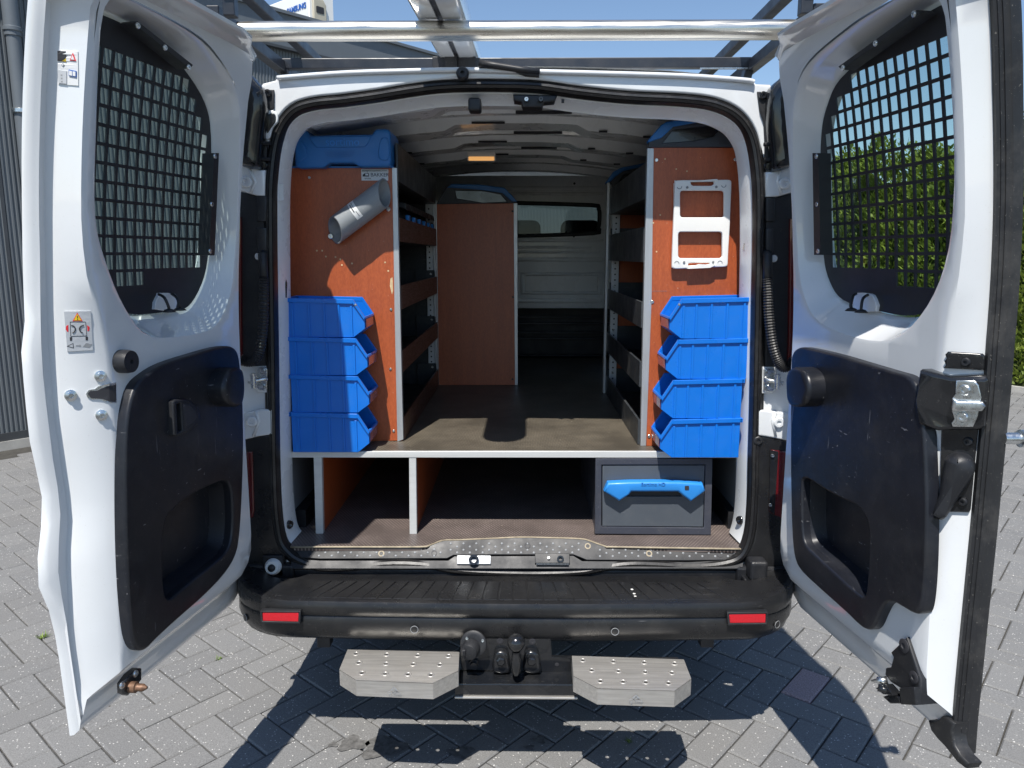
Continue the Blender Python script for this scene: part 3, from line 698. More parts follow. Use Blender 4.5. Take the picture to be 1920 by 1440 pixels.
def on_sill(px, py):
    d = ray(px, py); p = CAM + d * ((SP0 - CAM).dot(SN) / d.dot(SN)); return (p.x, -(p - SP0).dot(SD))
def sillmap(x, t, h): return SP0 + Vector((x, 0, 0)) - SD * t + SN * h
low = [(1396, 1044), (1360, 1050), (1290, 1051), (1100, 1050), (1088, 1045), (1075, 1040), (925, 1040), (850, 1041), (838, 1047), (600, 1048), (560, 1045), (548, 1040)]
eg = [on_sill(a, c + 2) for a, c in smooth_poly(edge, 3, False)]
sill = solid('sill_plate', eg + [on_sill(a, c) for a, c in low], sillmap, -.02, 0, 'black', van, bev=.002)
low2 = [(545, 1046), (600, 1050), (840, 1050), (852, 1042), (1075, 1041), (1092, 1051), (1290, 1053), (1394, 1048), (1394, 1066), (545, 1066)]
solid('sill_lower', [on_sill(a, c) for a, c in low2], sillmap, -.03, -.004, 'black', van, bev=.002)
b = MB()
def studs(px0, px1, rows):
    for r, py in enumerate(rows):
        px = px0 + (r % 2) * 12
        while px < px1:
            c = on_sill(px, py); b.lathe(sillmap(c[0], c[1], -.001), SN, [(.0040, 0), (.0034, .0018), (.0014, .0026)], 8); px += 24
studs(598, 830, (1030, 1036, 1042)); studs(845, 1090, (1019, 1025, 1031, 1036)); studs(1125, 1385, (1031, 1037, 1043))
so_ = b.build('tread_studs', 'ink_grey', sill, smooth=True, recalc=False); so_['kind'] = 'stuff'
for a, c in ((715, 1038), (814, 1037), (989, 1023), (1102, 1024), (1217, 1038), (1350, 1039), (580, 1039)):
    p = on_sill(a, c); MB().lathe(sillmap(p[0], p[1], 0), SN, [(.010, -.002), (.010, .0012), (.006, .0012), (.006, -.002)], 14).build('sill_plug', 'edge_ply' if a in (1102, 1217, 715) else 'print_dark', sill)
for x0, x1, y0, y1, k in ((857, 920, 1042, 1058, 0), (1003, 1068, 1038, 1057, 1)):
    q = [on_sill(*w) for w in ((x0, y1), (x1, y1), (x1, y0), (x0, y0))]; A_ = sillmap(*q[0], 0); B_ = sillmap(*q[2], 0); m_ = (A_ + B_) / 2
    solid('striker_well', q, sillmap, -.01, .004, 'white' if k == 0 else 'black', sill, bev=.002)
    if k == 0: MB().lathe(m_, (0, -1, .5), [(.016, -.01), (.016, .014), (.009, .014), (.007, .004)], 18).build('striker_cup', 'black_gloss', sill, smooth=True, auto=40)
    else:
        MB().bar((A_.x + .004, A_.y - .004, A_.z + .002), (B_.x - .004, A_.y - .004, A_.z + .002), .006, .006).build('striker_bar', 'zinc', sill)
        MB().lathe(m_ + Vector((-.012, 0, 0)), SN, [(.004, 0), (.004, .012)], 10).build('striker_pin', 'zinc', sill); MB().lathe(m_ + Vector((.025, 0, 0)), (0, -1, .3), [(.011, -.01), (.011, .01), (.006, .01), (.005, 0)], 12).build('striker_latch', 'black_gloss', sill)
MB().box((VC - .76, -.014, .44), (VC + .76, .012, .538)).build('sill_panel', 'black', van, bevel=.006)
# door jamb foot plates (body corners below the opening)
for sg in (-1, 1):
    MB().box((VC + sg * .87 - .001, -.03, .47), (VC + sg * .70, .012, .556)).build('corner_trim', 'black', van, bevel=.008)

# ------------------------------------------------------------ rear doors
def lean(z): return .15 * max(0, z - 1.2) ** 2
def interp(tab, v):
    tab = sorted(tab)
    if v <= tab[0][0]: return tab[0][1]
    for (a, b), (c, d) in zip(tab, tab[1:]):
        if v <= c: return b + (d - b) * (v - a) / (c - a)
    return tab[-1][1]
class Door:
    def __init__(s, H, F, sg):
        s.H = Vector((*H, 0)); s.d = (Vector((*F, 0)) - s.H).normalized(); s.n = Vector((-s.d.y, s.d.x, 0)) * sg
    def map(s, u, v, w): return s.H + s.d * u + s.n * (w + lean(v)) + Vector((0, 0, v))
    def uv(s, px, py, w):
        d = ray(px, py); z = 1.3
        for i in range(12):
            t = ((s.H - CAM).dot(s.n) + w + lean(z)) / d.dot(s.n); p = CAM + d * t; z = p.z
        return ((p - s.H).dot(s.d), p.z)
    def face_w(s, u, v):
        a, b = interp(s.R3, v), interp(s.R2, v)
        if u < a + .012: return .09 - .004 * max(0, (u - a) / .012)
        return .086 - .054 * min(1, (u - a - .012) / (b - a - .012))
    def uvs(s, px, py):     # on the panel face, following the slanted free edge
        u, v = s.uv(px, py, .09)
        if u <= interp(s.R3, v) + .012: return u, v
        lo, hi = .032, .09
        for i in range(30):
            w = (lo + hi) / 2; u, v = s.uv(px, py, w); a, b = interp(s.R3, v) + .012, interp(s.R2, v)
            uf = a + (b - a) * min(1, max(0, (.086 - w) / .054))
            if u > uf: hi = w
            else: lo = w
        s._w = w; return u, v
    def smap(s, u, v, h):
        a, b = interp(s.R3, v) + .012, interp(s.R2, v); w = s.face_w(u, v)
        if u <= a: return s.map(u, v, w + h + .0012)
        du, dw = b - a, .054; q = math.hypot(du, dw)
        return s.map(u + (h + .0012) * dw / q, v, w + (h + .0012) * du / q)
    def plate(s, name, pts, w, h, mat, parent, holes=(), bev=0, px=True, sm=0, **k):
        o = [s.uv(a, b, w) for a, b in pts] if px else pts; hs = [[s.uv(a, b, w) for a, b in q] for q in holes] if px else holes
        if sm: o = smooth_poly(o, sm)
        return solid(name, o, lambda u, v, q: s.map(u, v, w + q), -.004, h, mat, parent, hs, bev, **k)
    def decal(s, name, pts, h, mat, parent, bev=0, base=-.002):
        d = []
        for i in range(len(pts)):
            (x0, y0), (x1, y1) = pts[i], pts[(i + 1) % len(pts)]; k_ = max(1, int(math.hypot(x1 - x0, y1 - y0) / 6))
            d += [(x0 + (x1 - x0) * q / k_, y0 + (y1 - y0) * q / k_) for q in range(k_)]
        return solid(name, [s.uvs(a, b) for a, b in d], s.smap, base, h, mat, parent, bev=bev, grid=.012)
    def ax(s): return s.n
def ring_pts(D, R0, hinge, top, bot, wf, wh, wt, wb, nv=26, nu=9):
    free = [(bot + (top - bot) * k / nv) for k in range(nv + 1)]; out = []
    for k, v in enumerate(free):
        w = wf if 0 < k < nv else (wb if k == 0 else wt)
        out.append((interp(R0, v) if callable(R0) is False else R0(v), v, w))
    uf, ub = out[-1][0], out[0][0]
    for k in range(1, nu): out.append((uf + (hinge - uf) * k / nu, top, wt))
    for k, v in enumerate(free[::-1]): out.append((hinge + .022 * max(0, (v - 1.55) / .5), v, wh if 0 < k < nv else (wt if k == 0 else wb)))
    for k in range(1, nu): out.append((hinge + (ub - hinge) * k / nu, bot, wb))
    return out
def rounded(ring, top, bot, hinge, r):  # pull the hinge-side corners in
    out = []
    for u, v, w in ring:
        du = max(0, hinge + r - u); 
        dv = max(0, r - (v - bot)); dt = max(0, r - (top - v))
        for q in (dv, dt):
            if du > 0 and q > 0:
                L_ = math.hypot(du, q)
                if L_ > r:
                    k = r / L_; u += du * (1 - k); v += (q * (1 - k)) * (1 if q is dv else -1)
        out.append((u, v, w))
    return out
def build_door(D, label, left):
    R0, R1, R2, R3 = D.R0, D.R1, D.R2, D.R3
    # panel, free-edge channel and outer rim lofted ring by ring
    rings = [ring_pts(D, R3, .13, 2.035, .60, .09, .09, .10, .09), ring_pts(D, [(v, u + .012) for v, u in R3], .124, 2.04, .59, .086, .08, .115, .082),
             ring_pts(D, R2, .112, 2.046, .555, .032, .05, .145, .04), ring_pts(D, [(v, u + .004) for v, u in R2], .11, 2.05, .545, .010, .04, .15, .03),
             ring_pts(D, R1, .105, 2.056, .51, .003, .03, .15, .022), ring_pts(D, [(v, u + .006) for v, u in R1], .10, 2.058, .50, .019, .02, .15, .02),
             ring_pts(D, [(v, u - .008) for v, u in R0], .05, 2.066, .475, .012, .005, .06, .012), ring_pts(D, R0, .04, 2.07, .467, .004, .0, .03, .004), ring_pts(D, [(v, u + .001) for v, u in R0], .035, 2.07, .465, -.006, -.01, -.0, -.006)]
    bots = [(.60, 2.035, .13), (.59, 2.04, .124), (.555, 2.046, .112), (.545, 2.05, .11), (.51, 2.056, .105), (.5, 2.058, .1), (.475, 2.066, .05), (.467, 2.07, .04), (.465, 2.07, .035)]
    rings = [[(u, v, (w - (max(0, w - .09)) * min(1, max(0, (.27 - u) / .10))) if v > 2.0 else w) for u, v, w in rounded(r, t, b_, h, .09)] for r, (b_, t, h) in zip(rings, bots)]
    b = MB(); n = len(rings[0])
    for r in rings: b.v += [D.map(*p) for p in r]
    for i in range(len(rings) - 1):
        for k in range(n): b.f.append((i * n + k, i * n + (k + 1) % n, (i + 1) * n + (k + 1) % n, (i + 1) * n + k))
    bowl = smooth_poly(D.bowl, 4); gl = smooth_poly(D.grille, 4)
    pk0 = offset(ccw(smooth_poly([D.uv(*p, .115) for p in D.pocket], 3)), -.006)
    V, F = fill2d(ccw([p[:2] for p in rings[0]]), [ccw(bowl), pk0], .05)
    wtop = lambda u, v: .09 + (.01 * max(0, (v - 1.95) / .085) if v > 1.95 else 0)
    b.add([D.map(u, v, wtop(u, v)) for u, v in V], F)
    V, F = fill2d(ccw([p[:2] for p in rings[-1]]), [ccw(gl)], .06); b.add([D.map(u, v, -.006) for u, v in V], F)
    m = len(bowl); g2 = offset(ccw(gl), -.006) if area(gl) > 0 else offset(ccw(gl), -.006)
    bo = ccw(bowl); gi = ccw(gl); rr = []
    for t, w in ((0, .09), (.12, .088), (.3, .07), (.62, .042), (1, .018), (1, -.006)):
        rr.append([D.map(bo[k][0] + (gi[k][0] - bo[k][0]) * t, bo[k][1] + (gi[k][1] - bo[k][1]) * t, w) for k in range(m)])
    b0 = len(b.v); b.v += [p for r in rr for p in r]
    for i in range(len(rr) - 1):
        for k in range(m): b.f.append((b0 + i * m + k, b0 + i * m + (k + 1) % m, b0 + (i + 1) * m + (k + 1) % m, b0 + (i + 1) * m + k))
    door = mk('rear_door', b.v, b.f, 'white', van, weld=True, smooth=True, auto=42); door['label'] = label
    solid('window_glass', gi, D.map, -.004, .0, 'glass', door, grid=.06)
    # perforated guard
    cells = []; pu, pv = D.pitch; u0, v0 = D.cell0; gin = offset(gi, .008)
    for r in range(D.rows):
        for c in range(D.cols):
            x, y = u0 - c * pu, v0 - r * pv; q = [(x, y), (x - pu + .007, y), (x - pu + .007, y - pv + .007), (x, y - pv + .007)]
            if D.skip(r, c): continue
            if all(inside(p, gin) for p in q): cells.append(ccw(q))
    gp = offset(gi, .004)
    solid('window_guard', gp, D.map, .026, .030, 'grille', door, holes=cells, grid=0)
    # trim panel with pocket
    tr = smooth_poly([D.uv(*p, .115) for p in D.trim], 3); pk = smooth_poly([D.uv(*p, .115) for p in D.pocket], 3)
    tp = solid('trim_panel', tr, D.map, .085, .115, 'trim', door, holes=[pk], bev=.007, back=False)
    pi = offset(ccw(pk), .012); b = MB(); m = len(pi); po = ccw(pk)
    rr = [[D.map(u, v, .104) for u, v in offset(po, -.004)], [D.map(u, v, .09) for u, v in po], [D.map(u, v, .05) for u, v in pi]]
    b.v += [p for r in rr for p in r]
    for i in range(2):
        for k in range(m): b.f.append((i * m + k, i * m + (k + 1) % m, (i + 1) * m + (k + 1) % m, (i + 1) * m + k))
    V, F = fill2d(pi); b.add([D.map(u, v, .05) for u, v in V], F)
    b.build('pocket', 'trim', tp, weld=True, smooth=True, auto=50)
    # clearance pocket hole lies over the panel skin: guard fixing strips
    for st in D.strips:
        q = [D.uv(*p, .07) for p in st[:4]]
        s_ = solid('guard_strip', q, lambda u, v, h: D.map(u, v, .07 + h), -.03, .004, 'grille', door)
        for p in st[4:]:
            u, v = D.uv(*p, .075); screw('screw', D.map(u, v, .074), D.n, .0065, 'zinc', s_, .004)
    # cable pair and its notch
    nt_q = D.notch; solid('cable_notch', smooth_poly([D.uv(*p, .035) for p in nt_q], 2), lambda u, v, h: D.map(u, v, .035 + h), -.02, .004, 'white', door, bev=.002)
    for pts in D.cables:
        w = (.045, .075, .085, .082); path = [D.map(*D.uv(*p, ww), ww) for p, ww in zip(pts, w)]
        path = [tuple(p) for p in path]; sm = smooth_poly(path, 5, False) if False else path
        fine = []
        P = [Vector(p) for p in path]
        for i in range(3):
            for k in range(5):
                t = k / 5; a, b_, c, d = P[max(i - 1, 0)], P[i], P[i + 1], P[min(i + 2, 3)]
                fine.append(.5 * ((2 * b_) + (c - a) * t + (2 * a - 5 * b_ + 4 * c - d) * t * t + (3 * b_ - a - 3 * c + d) * t ** 3))
        fine.append(P[-1])
        MB().tube(fine, .0035, 8).build('heater_cable', 'black', door, smooth=True)
        MB().lathe(P[-1] + Vector((0, 0, -.004)), (0, 0, 1), [(.016, 0), (.010, .006), (.004, .008)], 14).build('cable_grommet', 'black', door, smooth=True)
    D.obj = door; D.tp = tp
    return door

cl = lambda x, y: (x / 1.8, 640 + y / 1.8)
L = Door((-.865, 0), (-1.0, -.77), 1)
L.R0 = [(2.07, .772), (1.98, .772), (1.6, .764), (1.40, .766), (1.355, .768), (1.345, .780), (1.15, .782), (1.04, .768), (1.0, .765), (.9, .794), (.835, .80), (.757, .776), (.67, .769), (.445, .762)]
L.R2 = [(2.05, .735), (1.84, .727), (1.5, .722), (1.19, .727), (1.0, .718), (.94, .72), (.88, .736), (.70, .747), (.53, .74), (.46, .735)]
L.R1 = [(v, (interp(L.R0, v) + interp(L.R2, v)) / 2) for v in (.46, .6, .7, .76, .84, .9, .95, 1.0, 1.1, 1.3, 1.5, 1.8, 2.06)]
L.R3 = [(2.05, .714), (1.6, .706), (1.5, .697), (1.40, .668), (1.33, .652), (1.28, .649), (1.1, .652), (.91, .669), (.70, .687), (.58, .69)]
L.grille = [(.672, 1.985), (.635, 2.006), (.443, 1.999), (.346, 1.968), (.245, 1.909), (.200, 1.83), (.170, 1.635), (.176, 1.55), (.198, 1.463), (.258, 1.394), (.328, 1.378), (.515, 1.384), (.58, 1.443), (.638, 1.531), (.660, 1.61), (.666, 1.773), (.674, 1.93)]
L.bowl = [(.694, 2.0), (.65, 2.024), (.443, 2.022), (.325, 2.0), (.205, 1.94), (.160, 1.84), (.142, 1.63), (.146, 1.51), (.165, 1.41), (.23, 1.335), (.32, 1.315), (.51, 1.328), (.595, 1.40), (.655, 1.51), (.684, 1.60), (.690, 1.773), (.698, 1.95)]
L.pitch = (.0335, .0385); L.cell0 = (.645, 1.945); L.rows = 14; L.cols = 15; L.skip = lambda r, c: r >= 12 and c > 5 or r >= 13
L.trim = [cl(*p) for p in [(500, 110), (560, 75), (660, 42), (740, 20), (785, 18), (806, 45), (815, 110), (822, 220), (824, 350), (820, 500), (812, 640), (798, 720), (760, 785), (690, 860), (600, 940), (530, 1005), (495, 1040), (470, 1042), (450, 1010), (439, 930), (430, 780), (425, 600), (424, 420), (428, 300), (438, 220), (460, 150)]]
L.pocket = [cl(*p) for p in [(556, 620), (575, 580), (640, 525), (710, 488), (760, 472), (780, 495), (786, 560), (785, 640), (772, 700), (730, 745), (660, 800), (600, 850), (572, 870), (556, 840), (551, 720)]]
L.strips = [[(247, 43), (255, 40), (359, 122), (353, 129), (258, 48), (309, 89), (353, 126)], [(399, 287), (408, 287), (400, 479), (390, 478), (403, 293), (397, 383), (394, 471)]]
L.notch = [(288, 580), (296, 553), (300, 549), (324, 550), (328, 556), (327, 580)]
L.cables = [[(298, 552), (308, 558), (316, 575), (317, 582)], [(322, 551), (331, 558), (337, 572), (337, 579)]]
ld = build_door(L, 'open rear door with a black round stopper and two warning stickers', True)
L.plate('door_pull', [cl(*p) for p in [(568, 205), (580, 195), (620, 195), (650, 215), (663, 250), (655, 280), (630, 300), (585, 320), (572, 315)]], .117, .012, 'black', L.tp, holes=[[cl(*p) for p in [(582, 212), (596, 208), (602, 300), (586, 306)]]], bev=.004)
L.plate('pull_recess', [cl(*p) for p in [(604, 212), (628, 212), (648, 232), (652, 255), (640, 275), (612, 292)]], .119, .011, 'print_dark', L.tp, bev=.003)
def knob(D, c, rpx, w0, w1, name, mat='black', lab=None):
    u, v = D.uv(c[0], c[1], w1); p0 = D.map(u, v, w0); r = rpx
    return MB().lathe(p0, D.n, [(r * .8, 0), (r, .004), (r, (w1 - w0) * .7), (r * .93, (w1 - w0)), (r * .2, (w1 - w0) * 1.02), (r * .14, (w1 - w0) * .8)], 28).build(name, mat, D.obj, smooth=True, auto=40)
knob(L, (247, 678), .026, .085, .118, 'round_stopper')
def paddle(D, pts, w0, w1):
    o = smooth_poly([D.uv(*p, w1) for p in pts], 4); return solid('stop_pad', o, D.map, w0, w1, 'trim', D.obj, bev=.012)
paddle(L, [cl(*p) for p in [(760, 140), (775, 105), (800, 90), (822, 95), (830, 130), (830, 180), (820, 215), (795, 222), (770, 205), (758, 175)]], .10, .165)
# stickers
st = L.decal('warning_sticker', [(109, 95), (147, 97), (148, 161), (110, 158)], .0008, 'sticker', ld)
for q, m_ in (([(110.04, 96), (126, 97), (126, 117), (110.04, 115)], 'print_dark'), ([(110.88, 108), (126, 110), (126, 117), (110.88, 115)], 'print_yellow'), ([(110.04, 132), (126.84, 134), (126.84, 158), (111.72, 156)], 'sticker_grey'),
              ([(138.6, 100), (144.48, 115), (132.72, 114)], 'print_red'), ([(138.6, 104), (141.96, 113), (135.24, 112.5)], 'sticker'), ([(131.04, 131), (145.32, 134), (145.32, 146), (131.04, 143)], 'print_blue'), ([(132.3, 133), (137.76, 134.5), (137.76, 143), (132.3, 142)], 'sticker'), ([(139.02, 134.5), (144.06, 135.5), (144.06, 144), (139.02, 143)], 'sticker'), ([(141.12, 136), (142.296, 136.2), (142.296, 142), (141.12, 142)], 'print_blue'), ([(116.76, 122), (120.12, 119), (123.48, 123), (120.12, 126)], 'ink_grey'), ([(118.44, 122.5), (120.12, 121), (121.8, 123), (120.12, 124.5)], 'sticker'), ([(115.92, 138), (119.28, 138.5), (120.12, 156), (116.76, 155.5)], 'ink_grey')):
    L.decal('sticker_print', q, .0024 if m_ != 'sticker' else .0032, m_, st)
st = L.decal('warning_sticker', [(120, 584), (170, 583), (174, 656), (126, 659)], .0008, 'sticker_grey', ld)
for q, m_, h in (([(145, 586), (155, 602), (136, 602)], 'print_red', .0012), ([(145, 588.5), (152.5, 600.5), (138.5, 600.5)], 'print_yellow', .0016), ([(144.5, 592), (146, 592), (145.7, 597), (144.8, 597)], 'print_dark', .002), ([(144.6, 598), (146, 598), (146, 599.4), (144.6, 599.4)], 'print_dark', .002),
                 ([(131, 603), (160, 603), (160, 604), (131, 604)], 'print_dark', .0012), ([(132, 630), (163, 629), (163, 630), (132, 631)], 'print_dark', .0012), ([(131, 604), (132, 604), (133, 630), (132, 630)], 'print_dark', .0012), ([(160, 604), (161, 604), (163, 629), (162, 629)], 'print_dark', .0012),
                 ([(124, 611), (128, 609), (128, 622), (126, 622), (123, 617)], 'print_red', .0012), ([(163, 609), (165, 611), (168, 613), (167, 620), (164, 621)], 'print_red', .0012),
                 ([(130.5, 632), (135, 632), (135, 639), (131, 639)], 'print_dark', .0012), ([(160, 631), (164.5, 631), (164.5, 638), (160.5, 638)], 'print_dark', .0012),
                 ([(125, 649), (137, 643), (138, 653)], 'print_dark', .0012), ([(128, 648.8), (136, 645), (136.5, 651.5)], 'sticker_grey', .0016), ([(142, 647), (149, 647), (149, 645.5), (152, 648), (149, 650.5), (149, 649), (142, 649)], 'ink_grey', .0012), ([(155, 650), (161, 643), (172, 645), (167, 652)], 'ink_grey', .0012)):
    L.decal('sticker_print', q, h, m_, st)
for x0 in (134, 156):
    pts = []
    for k in range(9):
        a = R_(-80 + k * 22); sg = 1 if x0 == 134 else -1; u, v = L.uvs(x0 + sg * 7 * math.cos(a), 617 - 7 * math.sin(a)); pts.append(L.smap(u, v, .0012))
    MB().tube(pts, .0012, 5).build('sticker_arrow', 'print_dark', st)
for c in ((188, 705), (132, 741), (190, 778)):
    u, v = L.uvs(*c); nn_ = (L.n + L.d * .9).normalized(); MB().lathe(L.smap(u, v, 0), nn_, [(.012, -.002), (.012, .003), (.0085, .004), (.0085, .008), (.005, .009), (.004, .006)], 16).build('bolt', 'zinc', ld, smooth=True, auto=30)
L.decal('latch_aperture', [(161, 738), (166, 731), (178, 729), (184, 724), (205, 719), (216, 717), (217, 756), (205, 755), (196, 752), (188, 748), (170, 748), (163, 744)], .0012, 'zinc', ld)
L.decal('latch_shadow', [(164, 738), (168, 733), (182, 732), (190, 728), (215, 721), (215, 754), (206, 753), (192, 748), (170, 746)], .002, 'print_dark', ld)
# lower locating pin
u, v = L.uv(246, 1282, .06); c = L.map(u, v, .06)
pb = L.plate('pin_bracket', [(223, 1300), (222, 1282), (235, 1264), (250, 1252), (258, 1252), (258, 1274), (244, 1290), (232, 1304)], .075, .012, 'black_gloss', ld, bev=.004)
for q in ((229, 1285), (254, 1263)): u, v = L.uv(*q, .088); screw('screw', L.map(u, v, .087), L.n, .008, 'zinc', pb, .004)
u, v = L.uv(240, 1288, .08); a = L.map(u, v, .08); MB().lathe(a, L.n * .9 + Vector((0, .1, 0)), [(.013, 0), (.013, .02), (.009, .022), (.009, .036), (.003, .046)], 14).build('locating_pin', 'rust', pb, smooth=True, auto=40)

# ---- the other door
cr = lambda x, y: (1400 + x / 1.8, 640 + y / 1.8)
Rr = Door((.84, 0), (.965, -.80), -1)
Rr.R0 = [(v, u - .008) for v, u in [(2.07, .818), (1.97, .815), (1.81, .806), (1.5, .797), (1.35, .793), (1.18, .795), (.96, .80), (.73, .803), (.55, .806), (.46, .81)]]
Rr.R2 = [(v, u - .012) for v, u in Rr.R0]; Rr.R1 = [(v, u - .004) for v, u in Rr.R0]
Rr.R3 = [(2.05, .766), (1.6, .760), (1.5, .748), (1.39, .728), (1.14, .706), (.94, .722), (.83, .74), (.58, .755)]
Rr.grille = [(.69, 2.004), (.724, 1.97), (.730, 1.9), (.726, 1.66), (.702, 1.52), (.64, 1.425), (.546, 1.383), (.408, 1.386), (.272, 1.403), (.208, 1.449), (.177, 1.527), (.176, 1.702), (.203, 1.834), (.245, 1.899), (.315, 1.948), (.478, 1.984), (.58, 1.998)]
Rr.bowl = [(.705, 2.024), (.747, 1.985), (.753, 1.9), (.749, 1.655), (.722, 1.5), (.652, 1.39), (.55, 1.325), (.40, 1.318), (.25, 1.345), (.178, 1.41), (.150, 1.51), (.146, 1.70), (.165, 1.845), (.205, 1.93), (.29, 1.985), (.47, 2.015), (.58, 2.022)]
Rr.pitch = (.0335, .0385); Rr.cell0 = (.715, 1.945); Rr.rows = 14; Rr.cols = 17; Rr.skip = lambda r, c: r >= 12 and c > 6 or r >= 13
Rr.trim = [cr(*p) for p in [(148, 90), (152, 45), (172, 22), (210, 24), (300, 45), (400, 75), (490, 102), (540, 118), (570, 150), (585, 210), (597, 320), (604, 480), (606, 620), (602, 770), (594, 870), (582, 915), (560, 918), (525, 898), (490, 880), (465, 888), (445, 925), (428, 962), (408, 974), (380, 960), (330, 912), (250, 840), (185, 778), (162, 735), (152, 660), (147, 500), (146, 300)]]
Rr.pocket = [cr(*p) for p in [(186, 490), (190, 466), (212, 468), (260, 500), (320, 532), (370, 556), (396, 585), (410, 630), (412, 700), (406, 800), (398, 855), (375, 852), (310, 795), (240, 730), (200, 690), (188, 650), (185, 570)]]
Rr.strips = [[(1575, 125), (1581, 131), (1729, 25), (1722, 19), (1581, 127), (1642, 81), (1714, 26)], [(1526, 287), (1537, 287), (1541, 478), (1529, 478), (1531, 293), (1532, 383), (1534, 471)]]
Rr.notch = [(1603, 580), (1604, 556), (1608, 549), (1632, 550), (1642, 560), (1644, 584)]
Rr.cables = [[(1605, 551), (1598, 556), (1595, 572), (1597, 580)], [(1627, 553), (1618, 560), (1615, 575), (1615, 583)]]
rd = build_door(Rr, 'open rear door carrying the metal latch and black release lever', False)
# rubber strip on the free edge
b = MB(); vs_ = [.47 + (2.07 - .47) * k / 40 for k in range(41)]; pr = [(-.012, .034), (-.002, .036), (.0, .030), (.002, .030), (.003, .022), (.005, .022), (.006, .012), (.008, .010), (.008, -.006), (.006, -.014), (-.01, -.012)]
for v in vs_:
    for du, w in pr: b.v.append(Rr.map(interp(Rr.R0, v) + du, v, w))
m = len(pr); b.f = [(i * m + k, i * m + (k + 1) % m, (i + 1) * m + (k + 1) % m, (i + 1) * m + k) for i in range(40) for k in range(m)]
b.f += [tuple(range(m)), tuple(40 * m + k for k in range(m))]
b.build('edge_rubber', 'rubber', rd, smooth=True, auto=40)
paddle(Rr, [cr(*p) for p in [(128, 160), (130, 115), (145, 90), (170, 90), (195, 110), (206, 150), (202, 195), (185, 218), (160, 222), (135, 210)]], .10, .165)
# latch mechanism
def rp(pts): return pts
lk = lambda x, y: (1700 + x / 4, 640 + y / 4)
mp = Rr.decal('latch_mount', [lk(*p) for p in [(290, 200), (290, 100), (310, 75), (570, 90), (590, 110), (585, 215)]], .006, 'black_gloss', rd, bev=.003)
hs = solid('latch_housing', [Rr.uvs(*lk(*p)) for p in [(190, 205), (330, 250), (590, 240), (612, 280), (600, 620), (545, 650), (250, 655), (180, 620), (150, 440)]], Rr.smap, -.004, .03, 'black_gloss', rd, bev=.010)
z1 = solid('striker_plate', [Rr.uvs(*lk(*p)) for p in [(370, 275), (510, 275), (540, 310), (565, 400), (545, 540), (510, 618), (360, 618), (350, 590), (370, 560), (350, 500), (350, 400), (370, 375)]], Rr.smap, .028, .035, 'zinc', hs, bev=.002)
solid('striker_bridge', [Rr.uvs(*lk(*p)) for p in [(350, 405), (390, 420), (575, 425), (598, 460), (575, 498), (400, 500), (348, 495)]], Rr.smap, .034, .046, 'zinc', z1, bev=.005)
for q, r, m_ in (((440, 345), .011, 'zinc'), ((432, 545), .011, 'zinc')):
    u, v = Rr.uvs(*lk(*q)); screw('screw', Rr.smap(u, v, .035), (Rr.n + Rr.d * .6).normalized(), r, m_, z1, .006)
pl = Rr.decal('lever_plate', [lk(*p) for p in [(262, 655), (540, 640), (515, 900), (482, 1255), (470, 1278), (250, 1272), (255, 1000)]], .005, 'black_gloss', rd, bev=.002)
for q in ((445, 152), (180, 422), (467, 747), (425, 1195)):
    u, v = Rr.uvs(*lk(*q)); screw('screw', Rr.smap(u, v, .006 if q[0] > 200 else .004), (Rr.n + Rr.d * .6).normalized(), .009, 'black', rd, .006)
lv_ = solid('release_lever', smooth_poly([Rr.uvs(*lk(*p)) for p in [(290, 920), (300, 860), (360, 828), (420, 826), (490, 860), (520, 930), (500, 1000), (420, 1120), (340, 1240), (290, 1305), (240, 1308), (208, 1280), (215, 1230), (250, 1140), (268, 1040)]], 3), Rr.smap, .0, .04, 'black', rd, bev=.016)
u, v = Rr.uvs(1868, 830); c = Rr.map(.80, v, -.02)
MB().lathe(Rr.map(.79, v, -.01), Rr.d * .2 - Rr.n, [(.012, 0), (.012, .03), (.018, .032), (.018, .05), (.012, .056)], 18).build('door_buffer', 'zinc', rd, smooth=True, auto=40)
# lower latch, pins and rubber corner
lb = lambda x, y: (1600 + x / 4.235, 1100 + y / 4.235)
bk = solid('lower_latch', [Rr.uv(*lb(*p), .10) for p in [(245, 700), (250, 645), (290, 640), (310, 560), (290, 520), (415, 400), (530, 740), (525, 860), (530, 940), (410, 930), (400, 830), (290, 760)]], Rr.map, .05, .10, 'black', rd, bev=.006)
Rr.plate('latch_block', [lb(*p) for p in [(400, 800), (520, 795), (530, 938), (412, 932)]], .10, .012, 'black', bk, bev=.003)
for q, r in (((405, 470), .016), ((483, 720), .014)):
    u, v = Rr.uv(*lb(*q), .10); screw('latch_screw', Rr.map(u, v, .10), Rr.n, r, 'print_dark', bk, .003)
q = [lb(*p) for p in [(270, 870), (330, 850), (400, 870), (408, 925), (330, 925)]]; Rr.plate('latch_jaw', q, .10, .012, 'black_gloss', bk, bev=.002)
q = [lb(*p) for p in [(230, 800), (300, 770), (380, 860), (290, 850)]]; Rr.plate('latch_claw', q, .10, .018, 'black_gloss', bk, bev=.002)
u, v = Rr.uv(*lb(270, 745), .10); a = Rr.map(u, v, .10); u, v = Rr.uv(*lb(140, 748), .13); e = Rr.map(u, v, .13); MB().tube([a, a.lerp(e, .6), a.lerp(e, .65), e], [.010, .009, .005, .002], 10).build('latch_pin', 'zinc', bk, smooth=True)
u, v = Rr.uv(*lb(290, 830), .11); a = Rr.map(u, v, .11); u, v = Rr.uv(*lb(195, 800), .13); e = Rr.map(u, v, .13); MB().tube([a, e], [.006, .009], 10).build('latch_arm', 'black_gloss', bk, smooth=True)
